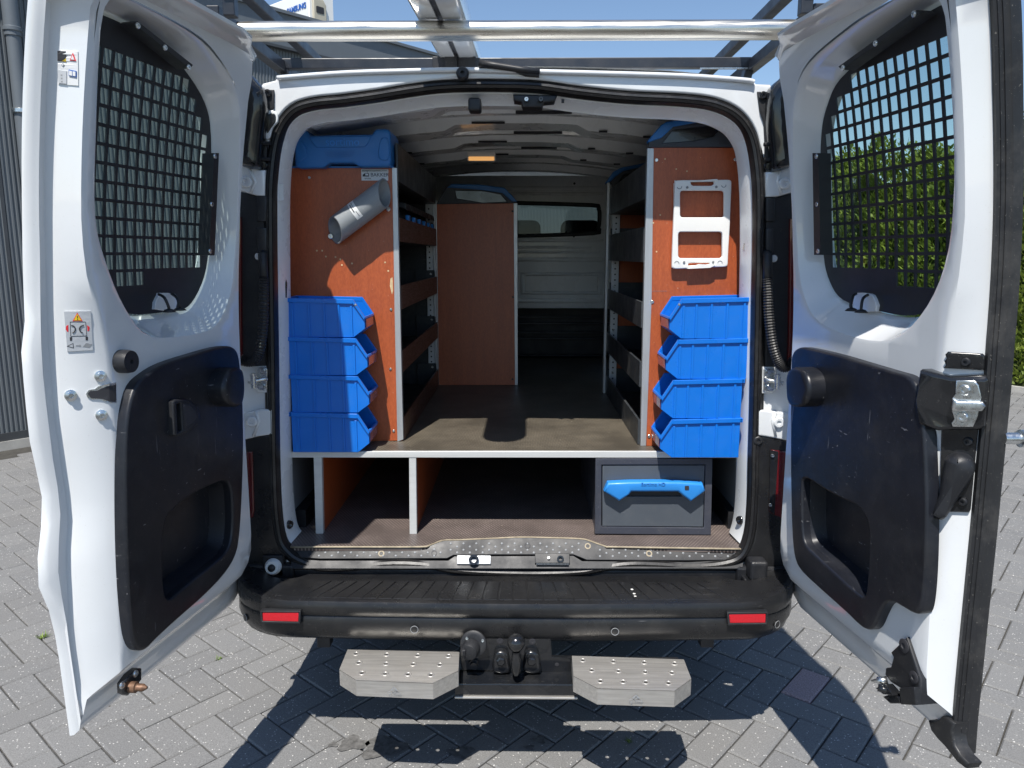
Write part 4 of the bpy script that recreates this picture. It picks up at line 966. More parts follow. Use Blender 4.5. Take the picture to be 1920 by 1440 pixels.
cr_ = [lb(*p) for p in [(635, 1055), (690, 1070), (745, 1022), (790, 1040), (850, 1085), (830, 1150), (850, 1260), (900, 1340), (962, 1400), (935, 1440), (870, 1390), (770, 1265), (720, 1215), (660, 1140)]]
solid('corner_rubber', [Rr.uv(*p, .03) for p in cr_], Rr.map, .012, .045, 'rubber', rd, bev=.006)

# ------------------------------------------------------------ hinge pillars
for sg, P in ((-1, lambda x, y: (430 + x / 2.523, 130 + y / 2.523)), (1, lambda x, y: (1380 + x / 2.523, 130 + y / 2.523))):
    if sg < 0:
        cov = [(75, 20), (100, 25), (130, 60), (165, 100), (175, 180), (160, 300), (150, 400), (140, 470), (40, 440), (35, 300), (45, 120)]; flap = [(140, 97), (212, 98), (212, 185), (180, 200), (165, 260), (165, 340), (182, 345), (178, 470), (140, 470), (150, 300), (160, 200)]
    else:
        cov = [(235, 25), (215, 40), (185, 65), (160, 100), (150, 180), (155, 300), (165, 400), (175, 480), (275, 440), (275, 250), (255, 60)]; flap = [(100, 107), (160, 107), (148, 200), (152, 300), (165, 400), (170, 480), (135, 465), (135, 345), (130, 250), (112, 200)]
    ysolid('hinge_cover', smooth_poly([P(*p) for p in cov], 3), -.035, .03, 'black_gloss', van, bev=.028, proud=.03)
    fl = ysolid('hinge_flange', [P(*p) for p in flap], -.004, .003, 'black', van, bev=.003, proud=.006)
    for q in (((182, 113), (165, 453)) if sg < 0 else ((127, 123), (147, 460))): screw('screw', PY(*P(*q), -.012), (0, -1, 0), .011, 'black_gloss', fl, .006)
    for q in (((155, 350), (155, 425)) if sg < 0 else ((165, 355), (165, 428))):
        p = PY(*P(*q), -.02); MB().lathe((p.x - .02, p.y, p.z), (1, 0, 0), [(.006, 0), (.006, .045)], 10).build('hinge_lug', 'black', fl)
    # white hinge arms
    for (y0, y1) in ((440, 600),):
        arm = [(35, 440), (100, 450), (150, 478), (175, 478), (175, 600), (135, 600), (38, 570)] if sg < 0 else [(275, 440), (210, 462), (175, 485), (135, 488), (137, 605), (185, 605), (278, 578)]
        a_ = ysolid('hinge_arm', [P(*p) for p in arm], -.012, .01, 'white', van, bev=.006, proud=.012)
        screw('hinge_bolt', PY(*P(*((82, 533) if sg < 0 else (228, 540))), -.026), (0, -1, 0), .017, 'white', a_, .008)
        rb = [(90, 460), (125, 535), (100, 585)] if sg < 0 else [(213, 470), (196, 530), (215, 590)]
        MB().tube([PY(*P(*q), -.024) for q in rb], .005, 8).build('arm_ridge', 'white', a_, smooth=True)
    Q = (lambda x, y: (430 + x / 3.27, 680 + y / 3.27)) if sg < 0 else (lambda x, y: (1370 + x / 3.27, 680 + y / 3.27))
    arm = [(95, 310), (160, 290), (200, 283), (270, 283), (272, 435), (180, 450), (95, 470)] if sg < 0 else [(345, 305), (270, 298), (215, 288), (160, 288), (158, 440), (240, 455), (345, 475)]
    a_ = ysolid('hinge_arm', [Q(*p) for p in arm], -.012, .01, 'white', van, bev=.006, proud=.012)
    screw('hinge_bolt', PY(*Q(*((140, 360) if sg < 0 else (293, 366))), -.026), (0, -1, 0), .017, 'white', a_, .008)
    rb = [(160, 295), (182, 355), (150, 450)] if sg < 0 else [(275, 300), (256, 360), (275, 450)]
    MB().tube([PY(*Q(*q), -.024) for q in rb], .005, 8).build('arm_ridge', 'white', a_, smooth=True)
    # black pillar panels
    up = [(33, 575), (135, 600), (180, 603), (182, 1405), (33, 1400)] if sg < 0 else [(283, 580), (185, 607), (137, 607), (133, 1405), (283, 1400)]
    ysolid('pillar_trim', [P(*p) for p in up], -.002, .002, 'black', van, bev=.004, proud=.010)
    for (a0, b0, a1, b1) in (((135, 600, 182, 720), (135, 750, 182, 870)) if sg < 0 else ((137, 608, 180, 720), (137, 752, 176, 870))):
        ysolid('pillar_block', [P(a0, b0), P(a1, b0), P(a1, b1), P(a0, b1)], -.014, .002, 'black', van, bev=.005, proud=.012)
    tl_ = [(30, 690), (60, 700), (66, 1400), (30, 1400)] if sg < 0 else [(282, 700), (250, 708), (240, 1400), (283, 1400)]
    ysolid('tail_lamp', [P(*p) for p in tl_], -.012, .002, 'red_dark', van, bev=.006, proud=.012)
    # hinge check plate
    w_ = [(165, 20), (262, 15), (265, 183), (175, 180), (163, 165)] if sg < 0 else [(270, 28), (175, 20), (168, 188), (255, 186), (270, 170)]
    k_ = ysolid('check_plate', [Q(*p) for p in w_], -.006, .004, 'white', van, bev=.004, proud=.008)
    g_ = [(170, 35), (185, 25), (225, 25), (238, 40), (235, 160), (220, 170), (180, 168), (168, 150)] if sg < 0 else [(200, 40), (212, 33), (258, 35), (270, 50), (268, 165), (255, 180), (210, 175), (198, 165)]
    k2 = ysolid('check_bracket', [Q(*p) for p in g_], -.014, .002, 'zinc', k_, bev=.003, proud=.006)
    for q in (((200, 50), (202, 145)) if sg < 0 else ((232, 57), (230, 150))): screw('bolt', PY(*Q(*q), -.02), (0, -1, 0), .0085, 'zinc', k2, .008, False)
    st_ = [(235, 98), (190, 105), (150, 112), (112, 122)] if sg < 0 else [(205, 105), (250, 110), (290, 120), (325, 128)]
    MB().tube([PY(*Q(*q), -.03 - i * .006) for i, q in enumerate(st_)], .006, 8).build('check_strap', 'zinc', k2, smooth=True)
    p = PY(*Q(*((147, 112) if sg < 0 else (288, 118))), -.045); MB().lathe((p.x, p.y, p.z - .022), (0, 0, 1), [(.009, 0), (.009, .045)], 12).build('check_pin', 'zinc', k2)
    # lower black corner trim with lamp
    dk = [(80, 460), (180, 450), (270, 438), (280, 1000), (300, 1090), (345, 1160), (345, 1330), (60, 1400), (60, 700)] if sg < 0 else [(345, 475), (250, 455), (158, 443), (150, 1000), (135, 1090), (90, 1160), (85, 1320), (300, 1400), (430, 1385), (370, 1150)]
    ysolid('corner_panel', [Q(*p) for p in dk], -.010, .01, 'bumper', van, bev=.006, proud=.01)
    lm = [(100, 545), (145, 545), (155, 900), (148, 950), (85, 950), (78, 760)] if sg < 0 else [(345, 545), (245, 532), (232, 910), (270, 935), (350, 968)]
    tl_ = ysolid('lower_tail_lamp', [Q(*p) for p in lm], -.020, .002, 'red_dark', van, bev=.005, proud=.006)
    if sg > 0:
        ysolid('lamp_backing', [Q(*p) for p in [(243, 536), (292, 545), (268, 930), (235, 908)]], -.0262, .001, 'black_gloss', tl_, proud=.001)
        for q in ((256, 570), (243, 872)): screw('screw', PY(*Q(*q), -.028), (0, -1, 0), .006, 'zinc', tl_, .004)
    if sg > 0: screw('trim_plug', PY(*Q(168, 478), -.021), (0, -1, 0), .014, 'black', van, .005)
# corrugated conduits and their ends
for sg in (-1, 1):
    P = (lambda x, y: (430 + x / 2.523, 130 + y / 2.523)) if sg < 0 else (lambda x, y: (1380 + x / 2.523, 130 + y / 2.523))
    pts = [(162, 985), (165, 1050), (166, 1150), (162, 1240), (150, 1330), (125, 1375), (90, 1380), (62, 1362)] if sg < 0 else [(150, 990), (152, 1060), (152, 1140), (157, 1220), (168, 1300), (188, 1370), (212, 1405), (240, 1400), (262, 1370)]
    pp = smooth_poly([tuple(PY(*P(*q), -.05).xz) for q in pts], 12, False); path = [Vector((a, -.05 - .02 * i / len(pp), b)) for i, (a, b) in enumerate(pp)]
    rad = [.0155 if (i // 1) % 2 else .0125 for i in range(len(path))]
    h_ = MB().tube(path, rad, 14).build('wiring_conduit', 'rubber', van)
    a, e = PY(*P(*((158, 880) if sg < 0 else (150, 880))), -.03), path[0]
    MB().tube([a + Vector((0, .02, .01)), a, e], [.0135, .0135, .0135], 14).build('conduit_sleeve', 'black', h_, smooth=True)
    c = PY(*P(*((138, 885) if sg < 0 else (178, 895))), -.013); screw('trim_hole', c, (0, -1, 0), .011, 'white', van, .004)
ysolid('marker_housing', smooth_poly([(499, 260), (496, 225), (499, 212), (508, 207), (520, 212), (522, 228), (512, 240), (507, 258)], 3), -.004, .002, 'white', van, bev=.003, proud=.006)
ysolid('marker_lens', smooth_poly([(501, 250), (500, 225), (503, 216), (510, 212), (517, 216), (517, 228), (509, 240)], 3), -.0085, .002, 'black_gloss', van, bev=.003, proud=.005)
# rear buffers on the corner trims
p = PY(515, 1059, -.02)
MB().box((p.x - .035, -.03, p.z - .035), (p.x + .03, -.02, p.z + .035)).build('buffer_plate', 'black', van, bevel=.004)
MB().lathe((p.x, -.028, p.z), (0, -1, .1), [(.026, 0), (.026, .012), (.020, .022), (.012, .022), (.011, .012)], 24).build('rear_buffer', 'white_plastic', van, smooth=True, auto=40)
MB().lathe((p.x, -.036, p.z), (0, -1, .1), [(.012, 0), (.011, .018), (.005, .02)], 16).build('buffer_core', 'black', van, smooth=True)
p = PY(1419, 1062, -.04)
MB().box((p.x - .03, -.075, p.z - .035), (p.x + .025, -.02, p.z + .028)).build('rear_buffer', 'black', van, bevel=.01, seg=3)
MB().box((p.x - .045, -.085, p.z - .05), (p.x + .03, -.02, p.z - .032)).build('buffer_foot', 'black_gloss', van, bevel=.006)

# ------------------------------------------------------------ raised floor with lower compartments
YP = .105
rfl = thing('raised_floor', 'dark raised load deck with pale aluminium front edge on two dividers', 'load deck', (0, 1.2, ZF))
xl, xr = PY(545, 850, YP).x, PY(1392, 855, YP).x
MB().box((VC - .775, YP + .006, ZD - .018), (VC + .775, YB + .03, ZD - .001)).build('deck', 'deck', rfl)
ysolid('edge_trim', [(546, 847), (965, 846.5), (1394, 847), (1394, 858.5), (965, 858), (546, 858)], YP - .002, .012, 'alu_white', rfl, bev=.001)
for x0, x1, x2, x3 in ((588, 603, 606, 592), (767, 780, 781.5, 768)):
    a, c = PY(x2, 1003, YP), PY(x0, 857, YP); tx0, tx1 = PY(x0, 857, YP).x, PY(x1, 857, YP).x; bx0, bx1 = PY(x3, 1003, YP).x, PY(x2, 1003, YP).x
    dv_ = MB().hexa([(bx0 + .003, YP + .004, ZF), (bx1 - .003, YP + .004, ZF), (bx1 - .003, 2.2, ZF), (bx0 + .003, 2.2, ZF), (tx0 + .003, YP + .004, ZD - .018), (tx1 - .003, YP + .004, ZD - .018), (tx1 - .003, 2.2, ZD - .018), (tx0 + .003, 2.2, ZD - .018)]).build('divider', 'ply', rfl)
    MB().hexa([(bx0, YP, ZF), (bx1, YP, ZF), (bx1, YP + .02, ZF), (bx0, YP + .02, ZF), (tx0, YP, ZD - .0185), (tx1, YP, ZD - .0185), (tx1, YP + .02, ZD - .0185), (tx0, YP + .02, ZD - .0185)]).build('divider_trim', 'alu_white', dv_, bevel=.001)
for sg in (-1, 1):
    MB().box((VC + sg * .76 - .012, YP + .05, ZF + .06), (VC + sg * .76 + .012, 1.6, ZD - .02)).build('wheel_arch_panel', 'grey_liner', rfl)
    MB().box((VC + sg * .74 - .02, YP + .06, ZF), (VC + sg * .74 + .03, 1.6, ZF + .06)).build('arch_foot', 'black', rfl)

# drawer box
dr = thing('drawer_cabinet', 'grey steel drawer box with a blue handle under the raised deck', 'drawer', (PY(1226, 1003, YP).x, .3, ZF))
a, c = PY(1117, 1003, YP), PY(1334, 860, YP)
F_ = [(1117, 860), (1336, 860), (1333, 1003), (1115, 1001)]; G_ = [(1128, 871.5), (1323, 871), (1320, 990), (1127, 988)]
ysolid('cabinet_frame', F_, YP - .004, .018, 'frame_navy', dr, holes=[G_], bev=.0015)
MB().box((a.x + .002, YP + .016, ZF), (c.x - .002, .75, ZD - .02)).build('cabinet_box', 'frame_navy', dr)
pn = ysolid('drawer_front', [(1130, 873), (1321.5, 872.5), (1318.5, 988), (1129, 986.5)], YP - .001, .012, 'drawer', dr, holes=[[(1170, 915), (1272, 915), (1278, 931), (1165, 931)]], bev=.002)
MB().box((PY(1165, 931, YP).x, YP + .006, PY(1200, 933, YP).z), (PY(1278, 931, YP).x, YP + .016, PY(1200, 913, YP).z)).build('grip_recess', 'print_dark', pn)
hp = [(1131, 917), (1138, 901), (1176, 899), (1225, 898.5), (1270, 899), (1314, 902), (1319, 916), (1292, 936), (1275, 923), (1268, 917.5), (1182, 917.5), (1178, 923), (1159, 935)]
hd_ = ysolid('handle', hp, YP - .004, .0, 'blue_handle', dr, bev=.008, proud=.03)
p = PY(1225, 908.5, YP - .0345); text_mesh('handle_lettering', 'Sortimo HD', .0155, 'blue_cap', hd_, p, (1, 0, 0), (0, 0, 1), .0012)
ysolid('lock_slot', round_rect(1284, 911, 1292, 919, 1.5), YP - .0345, .002, 'print_dark', hd_, proud=.0006)

# ------------------------------------------------------------ shelving units
def holes_strip(b, x, y, z0, z1, w, d, side):  # upright with drilled holes drawn as small dark studs
    return MB().box((x, y, z0), (x + w, y + d, z1))
YL, YLF = .243, 1.372; YR, YRF = .187, 1.19
XL, XR = PX(750, 700, -.4).x, .4
def upright(x0, x1, y, z0, z1, parent, face):
    u = MB().box((x0, y, z0), (x1, y + .025, z1)).build('upright', 'upright', parent, bevel=.001)
    z = z0 + .02; b = MB()
    while z < z1 - .02:
        b.lathe(((x0 + x1) / 2, y - .0003, z), (0, -1, 0), [(.0042, 0), (.0042, .0006)], 6); z += .025
    h = b.build('upright_holes', 'print_dark', u); h['kind'] = 'stuff'
    return u
# left unit
lu = thing('shelving_unit', 'shelving unit with orange-brown end board carrying the grey pipe', 'shelves', (-.55, YL, ZD))
ep = [(537, 315), (742, 315), (746, 450), (749, 600), (754, 826), (560, 830), (545, 830), (538, 560)]
bl = ysolid('end_panel', ep, YL, .015, 'ply', lu, bev=.001)
ysolid('panel_trim', [(735, 314), (744, 315), (748, 480), (756, 824), (745, 828), (740, 600)], YL - .002, .02, 'alu', lu, bev=.001)
zt_l = PY(640, 315, YL).z
lz = [(.893, .083, 'ply_dark'), (1.13, .075, 'ply_dark'), (1.343, .08, 'ply_dark'), (1.567, .078, 'ply_dark'), (1.76, .12, 'shelf_grey')]
for k, (z, h, m_) in enumerate(lz):
    MB().box((-.752, YL + .016, z), (-.405, YLF - .02, z + .008)).build('shelf', 'shelf_grey', lu)
    MB().box((-.405, YL + .016, z), (-.397, YLF - .02, z + h)).build('shelf_lip', m_, lu, bevel=.001)
    MB().box((-.50, YLF - .03, z + .004), (-.405, YLF - .022, z + h + .03)).build('shelf_bracket', 'shelf_grey', lu, bevel=.001)
    screw('bracket_screw', (-.425, YLF - .031, z + h + .012), (0, -1, 0), .006, 'zinc', lu)
    MB().box((-.71, YLF - .5, z + .03), (-.55, YLF - .49, z + .075)).build('shelf_divider', 'shelf_grey', lu, bevel=.002)
MB().box((-.765, YL + .016, ZD), (-.755, YLF, zt_l)).build('back_panel', 'shelf_grey', lu)
upright(-.445, -.415, YLF - .028, ZD, 1.77, lu, 1); MB().box((-.414, YLF - .03, ZD), (-.400, YLF - .005, 1.77)).build('upright_edge', 'alu', lu, bevel=.002)
MB().box((-.76, YLF - .005, ZD), (-.40, YLF + .0, 1.78)).build('far_panel', 'shelf_grey', lu)
for q in ((580, 333), (752 - 20, 692), (738, 808), (733, 580)): screw('screw', PY(*q, YL - .001), (0, -1, 0), .0045, 'zinc', lu, .002)
screw('screw', PY(728, 392, YL - .001), (0, -1, 0), .0075, 'zinc', lu, .003)
for q in ((604, 470), (611, 481), (629, 482), (638, 486), (641, 497), (660, 494), (594, 470), (722, 492), (728, 508)):
    p = PY(*q, YL); MB().lathe(p, (0, -1, 0), [(.0035, -.001), (.003, .0006)], 6).build('chip_mark', 'wood_raw', bl)
ysolid('chipped_edge', [(732, 522), (736, 520), (737, 545), (735, 552), (731, 536)], YL, .004, 'wood_raw', bl, proud=.0006)
sk = ysolid('supplier_sticker', [(677, 317), (728, 317.5), (728, 338.5), (678, 338.5)], YL, .001, 'sticker', lu, proud=.0006)
def ytext(t, c, h, mat, par, y): s_ = h * 2.25 / 1400 * 1.35; return text_mesh('sticker_text', t, s_, mat, par, PY(*c, y), (1, 0, 0), (0, 0, 1), .0003)
ytext('BAKKER', (712, 328), 7.6, 'print_dark', sk, YL - .0012); ytext('BEDRIJFSWAGENINRICHTING', (703, 320.3), 2.9, 'print_dark', sk, YL - .0012); ytext('WWW.', (690, 335), 3.2, 'print_dark', sk, YL - .0012)
ysolid('sticker_van', [(680, 328), (683, 325), (690, 324), (692, 326), (692, 331), (680, 331)], YL - .0008, .0005, 'print_dark', sk, proud=.0003)
ysolid('sticker_van_body', [(685, 325.5), (690, 325.5), (691, 329), (685, 329)], YL - .0012, .0003, 'sticker', sk, proud=.0002)
# row of little black bins on the top shelf
for k in range(6):
    y0 = YL + .22 + .155 * k
    t = thing('small_bin', 'small black storage bin with blue label in the row on the upper shelf', 'bin', (-.5, y0 + .06, 1.575), 'row of small black bins on the upper shelf')
    b = MB(); x0, x1, z0 = -.70, -.415, 1.576
    b.box((x0, y0, z0), (x1 - .03, y0 + .003, z0 + .13)); b.box((x0, y0 + .137, z0), (x1 - .03, y0 + .14, z0 + .13)); b.box((x0, y0 + .003, z0), (x1, y0 + .137, z0 + .003)); b.box((x1 - .003, y0 + .003, z0 + .003), (x1, y0 + .137, z0 + .07)); b.box((x0, y0 + .003, z0 + .003), (x0 + .003, y0 + .137, z0 + .13))
    b.hexa([(x1 - .03, y0, z0), (x1, y0, z0), (x1, y0 + .003, z0), (x1 - .03, y0 + .003, z0), (x1 - .03, y0, z0 + .13), (x1, y0, z0 + .075), (x1, y0 + .003, z0 + .075), (x1 - .03, y0 + .003, z0 + .13)])
    b.build('body', 'black', t)
    MB().hexa([(x1 - .03, y0 - .002, z0 + .12), (x1 + .012, y0 - .002, z0 + .105), (x1 + .012, y0 + .14, z0 + .105), (x1 - .03, y0 + .14, z0 + .12), (x1 - .03, y0 - .002, z0 + .135), (x1 + .008, y0 - .002, z0 + .13), (x1 + .008, y0 + .14, z0 + .13), (x1 - .03, y0 + .14, z0 + .135)]).build('front_flap', 'black', t, bevel=.003)
    MB().box((x1 + .0, y0 + .05, z0 + .065), (x1 + .012, y0 + .09, z0 + .09)).build('label_clip', 'blue_handle', t, bevel=.002)
# far left cabinet
fu = thing('cabinet', 'tall cabinet with brown end board deep inside the van', 'cabinet', (-.2, YLF, ZD))
ysolid('end_panel', [(819, 383), (964, 381), (966, 722), (823, 722)], YLF, .015, 'ply', fu, bev=.001)
ysolid('panel_trim', [(963, 381), (970, 381), (971, 722), (965.5, 722)], YLF - .002, .03, 'alu', fu, bev=.001)
ysolid('panel_trim', [(813, 376), (818.5, 376), (823, 722), (818, 722)], YLF - .002, .02, 'alu', fu, bev=.001)
p0 = PY(968, 722, YLF); MB().box((-.74, YLF + .016, ZD), (p0.x - .002, 2.22, PY(960, 383, YLF).z)).build('carcass', 'shelf_grey', fu)
for q in ((961, 396), (962, 557), (961, 711)): screw('screw', PY(*q, YLF - .001), (0, -1, 0), .005, 'print_dark', fu, .002)
def end_cap(parent, y, body, blue, win, plate=None):
    c_ = ysolid('end_cap', body, y, .03, 'cap_grey', parent, holes=[win], bev=.004, proud=.004)
    ysolid('cap_band', blue, y - .004, .03, 'blue_cap', c_, bev=.004, proud=.004)
    ysolid('cap_recess', win, y + .012, .004, 'black_gloss', c_)
    return c_
end_cap(fu, YLF, [(818, 383), (836, 352), (845, 346), (945, 354), (958, 368), (969, 381)], [(838, 352), (846, 345), (900, 346), (946, 352), (960, 366), (970, 378), (960, 378), (942, 362), (900, 356), (846, 352)], [(856, 372), (853, 357), (905, 358), (938, 364), (950, 378), (905, 380)])
# right unit
ru = thing('shelving_unit', 'shelving unit with orange-brown end board carrying the white bracket frame', 'shelves', (.58, YR, ZD))
br_ = ysolid('end_panel', [(1221, 277), (1396, 277), (1398, 400), (1393, 560), (1385, 600), (1382, 836), (1212, 836)], YR, .015, 'ply', ru, bev=.001)
ysolid('panel_trim', [(1214, 278), (1226, 278), (1222, 560), (1211.5, 836), (1201, 836), (1207, 560)], YR - .002, .02, 'alu', ru, bev=.001)
zt_r = PY(1300, 277, YR).z
rz = [(.893, .085), (1.09, .085), (1.287, .085), (1.5, .112), (1.70, .112)]
for k, (z, h) in enumerate(rz):
    MB().box((.405, YR + .016, z), (.752, YRF - .02, z + .008)).build('shelf', 'shelf_grey', ru)
    MB().box((.397, YR + .016, z), (.405, YRF - .02, z + h)).build('shelf_lip', 'shelf_grey', ru, bevel=.001)
    MB().box((.405, YRF - .03, z + .004), (.62, YRF - .022, z + h + .03)).build('shelf_bracket', 'shelf_grey', ru, bevel=.001)
    screw('bracket_screw', (.425, YRF - .031, z + h + .012), (0, -1, 0), .006, 'zinc', ru)
MB().box((.755, YR + .016, ZD), (.765, YRF, zt_r)).build('back_panel', 'shelf_grey', ru)
MB().box((.43, YRF - .012, ZD), (.752, YRF - .006, 1.80)).build('far_panel', 'ply', ru)
upright(.412, .445, YRF - .032, ZD, 1.80, ru, 1); MB().box((.385, YRF - .034, ZD), (.397, YRF + .01, 1.84)).build('upright_edge', 'alu', ru, bevel=.002)
for q in ((1231, 300), (1379, 299), (1223, 566), (1217, 818)): screw('screw', PY(*q, YR - .001), (0, -1, 0), .0055, 'zinc', ru, .002)
for q in ((1247, 298), (1268, 317), (1288, 321), (1238, 403), (1231, 472), (1225, 418)):
    p = PY(*q, YR); MB().lathe(p, (0, -1, 0), [(.003, -.001), (.0025, .0006)], 6).build('chip_mark', 'wood_raw', br_)
text_mesh('panel_stamp', '________', .012, 'ink_grey', br_, PY(1237, 543, YR - .0005), (1, 0, 0), (0, 0, 1), .0003)
end_cap(ru, YR, [(1215, 277), (1217, 262), (1240, 240), (1262, 234), (1358, 222), (1374, 222), (1384, 276)], [(1215, 263), (1240, 234), (1250, 228), (1330, 218), (1352, 216), (1360, 223), (1300, 231), (1262, 238), (1240, 259), (1216, 267)], [(1243, 268), (1262, 244), (1290, 240), (1346, 233), (1348, 246), (1338, 256), (1300, 264)])
ysolid('cap_stripe', [(1371, 226), (1374, 228), (1384, 272), (1381, 273)], YR - .005, .004, 'blue_cap', ru, proud=.002)
ysolid('cap_plate', round_rect(1347, 265, 1369, 271, 1), YR - .005, .002, 'cap_grey', ru, proud=.001)
end_cap(ru, YRF, [(1136, 345), (1150, 325), (1165, 318), (1208, 310), (1225, 330), (1225, 346)], [(1135, 343), (1150, 322), (1165, 314), (1210, 305), (1212, 311), (1168, 321), (1152, 333), (1140, 345)], [(1158, 343), (1170, 328), (1208, 320), (1210, 343)])

# blue case on the left unit
bc = thing('blue_case', 'blue plastic case standing on the left end board', 'case', (PY(642, 313, YL).x, .25, PY(642, 314, YL).z))
YC = YL - .035
o_ = [(551, 256), (553, 246), (559, 242), (570, 242), (575, 245), (582, 254), (640, 252.5), (697, 251.5), (702, 243.5), (707, 241.5), (722, 241), (729, 243), (732, 251), (733.5, 300), (732, 309), (728, 313), (676, 314), (662, 306), (618, 306), (607, 314.5), (560, 315), (553, 311)]
cb = ysolid('case_body', o_, YC, .16, 'blue_cap', bc, bev=.008)
ysolid('case_face', [(579, 257), (697, 255), (690, 270), (684, 276), (594, 277), (588, 271)], YC - .0005, .002, 'blue_cap', cb, bev=.003, proud=.004)
for q in ([(556, 262), (566, 264), (576, 290), (566, 302), (556, 300)], [(713, 264), (720, 258), (728, 262), (729, 298), (710, 296)]):
    ysolid('case_corner', smooth_poly(q, 3), YC - .0005, .002, 'blue_cap', cb, bev=.003, proud=.004)
for yy, xa, xb in ((284.5, 608, 665), (288, 610, 665), (291.5, 612, 662), (295, 616, 658)): MB().bar(PY(xa, yy, YC - .001), PY(xb, yy, YC - .001), .002, .002).build('case_rib', 'blue_cap', cb)
p = PY(642, 266.5, YC - .0052); text_mesh('case_lettering', 'sortimo', .034, 'blue_handle', cb, p, (1, 0, 0), (0, 0, 1), .0015)
MB().box((-.765, YL + .0, zt_l), (-.41, YLF - .03, zt_l + .006)).build('case_tray', 'blue_cap', bc)

# grey pipe holder
pipe = thing('pipe_holder', 'short grey plastic pipe with a white label screwed to the end board', 'pipe', tuple(PY(670, 395, YL)))
RP = .041; a = PY(628, 432, YL - .044); c = PY(721, 362, YL - .042); ax_ = (c - a).normalized(); L_ = (c - a).length
side = ax_.cross(Vector((0, 1, 0))).normalized(); upv = Vector((0, -1, 0))
b = MB(); n = 40
for rr_ in (RP, RP - .004):
    for end in (0, 1):
        for k in range(n):
            an = 2 * math.pi * k / n; r = (side * math.cos(an) + upv * math.sin(an)) * rr_
            ext = (r.dot(upv)) * .75 + r.dot(side) * .25 if end == 0 else (-r.dot(side) * -.0 + r.z * -.62 / max(.3, abs(ax_.x)) * -1 * .9 - r.dot(upv) * .35)
            b.v.append((a if end == 0 else c) + r + ax_ * ext)
for k in range(n):
    l = (k + 1) % n; b.f += [(k, l, n + l, n + k), (2 * n + k, 3 * n + k, 3 * n + l, 2 * n + l), (k, 2 * n + k, 2 * n + l, l), (n + k, n + l, 3 * n + l, 3 * n + k)]
b.build('pipe_body', 'pipe', pipe, smooth=True, auto=40)
b = MB()
for t in (.42, .53):
    for k in range(13):
        an = R_(20 + k * 8.5); r = (side * math.cos(an) + upv * math.sin(an)) * (RP + .0006); b.v.append(a + ax_ * (L_ * t) + r)
b.f = [(k, k + 1, 14 + k, 13 + k) for k in range(12)]
lbp = b.build('pipe_label', 'sticker', pipe, smooth=True)
for i, (t, k0, k1) in enumerate(((.455, 3, 8), (.485, 2, 6), (.485, 8, 11))):
    pts = [a + ax_ * (L_ * t) + (side * math.cos(R_(20 + k * 8.5)) + upv * math.sin(R_(20 + k * 8.5))) * (RP + .0009) for k in range(k0, k1 + 1)]
    MB().tube(pts, .0016 if i == 0 else .0008, 5).build('label_print', 'print_dark', lbp)
screw('screw', PY(620, 443, YL - .012), (0, -1, 0), .009, 'zinc', pipe, .004)

# white bracket frame
wf = thing('bracket_frame', 'white plastic two-window bracket frame screwed to the end board', 'bracket', tuple(PY(1314, 420, YR)))
g = YR - .012
fr_ = ysolid('frame', smooth_poly([(1264, 344), (1266, 339.5), (1275, 338.5), (1290, 338.3), (1340, 338), (1362, 337.5), (1368, 339), (1370, 344), (1369, 370), (1367, 420), (1364, 470), (1363, 494), (1361, 499), (1354, 500.5), (1330, 501), (1290, 503), (1266, 504), (1260, 502), (1258.5, 496), (1260, 450), (1262, 400)], 2), g, .0, 'white_plastic', wf, holes=[round_rect(1274, 358, 1356, 408, 5), round_rect(1270.5, 435, 1352.5, 484, 5), [(1294, 342), (1337, 341), (1338, 345), (1333, 349), (1298, 349), (1294, 346)], [(1288, 498), (1290, 494), (1296, 493), (1328, 493), (1330, 495), (1310, 497)]], bev=.003, proud=.012)
for sg in (1265.5, 1363):
    ysolid('frame_wall', [(sg - 3, 344), (sg + 3, 344), (sg + 1 - 3, 498), (sg + 1 - 6 + 2, 498)], g + .012, 0, 'white_plastic', fr_, proud=.014)
ysolid('frame_lip', [(1312, 338.5), (1344, 336), (1346, 339), (1314, 341)], g - .008, .01, 'white_plastic', fr_, proud=.006)
ysolid('frame_lip', [(1288, 504), (1310, 495), (1340, 497), (1330, 502)], g - .008, .01, 'white_plastic', fr_, proud=.01)
for q, fl in (((1274, 350), 1), ((1357, 347), 1), ((1269, 494), -1), ((1350, 493), -1)):
    pts = [PY(q[0] + 4.2 * math.cos(R_(k)), q[1] + 4.2 * math.sin(R_(k)) * fl, g - .0122) for k in range(-10, 200, 30)]
    MB().tube(pts, .0012, 5).build('clip_mark', 'ink_grey', fr_)
for q in ((1288.5, 351.5), (1343, 350.5), (1282.5, 491.5), (1337, 491.5)): screw('screw', PY(*q, g - .012), (0, -1, 0), .004, 'ink_grey', fr_, .003)

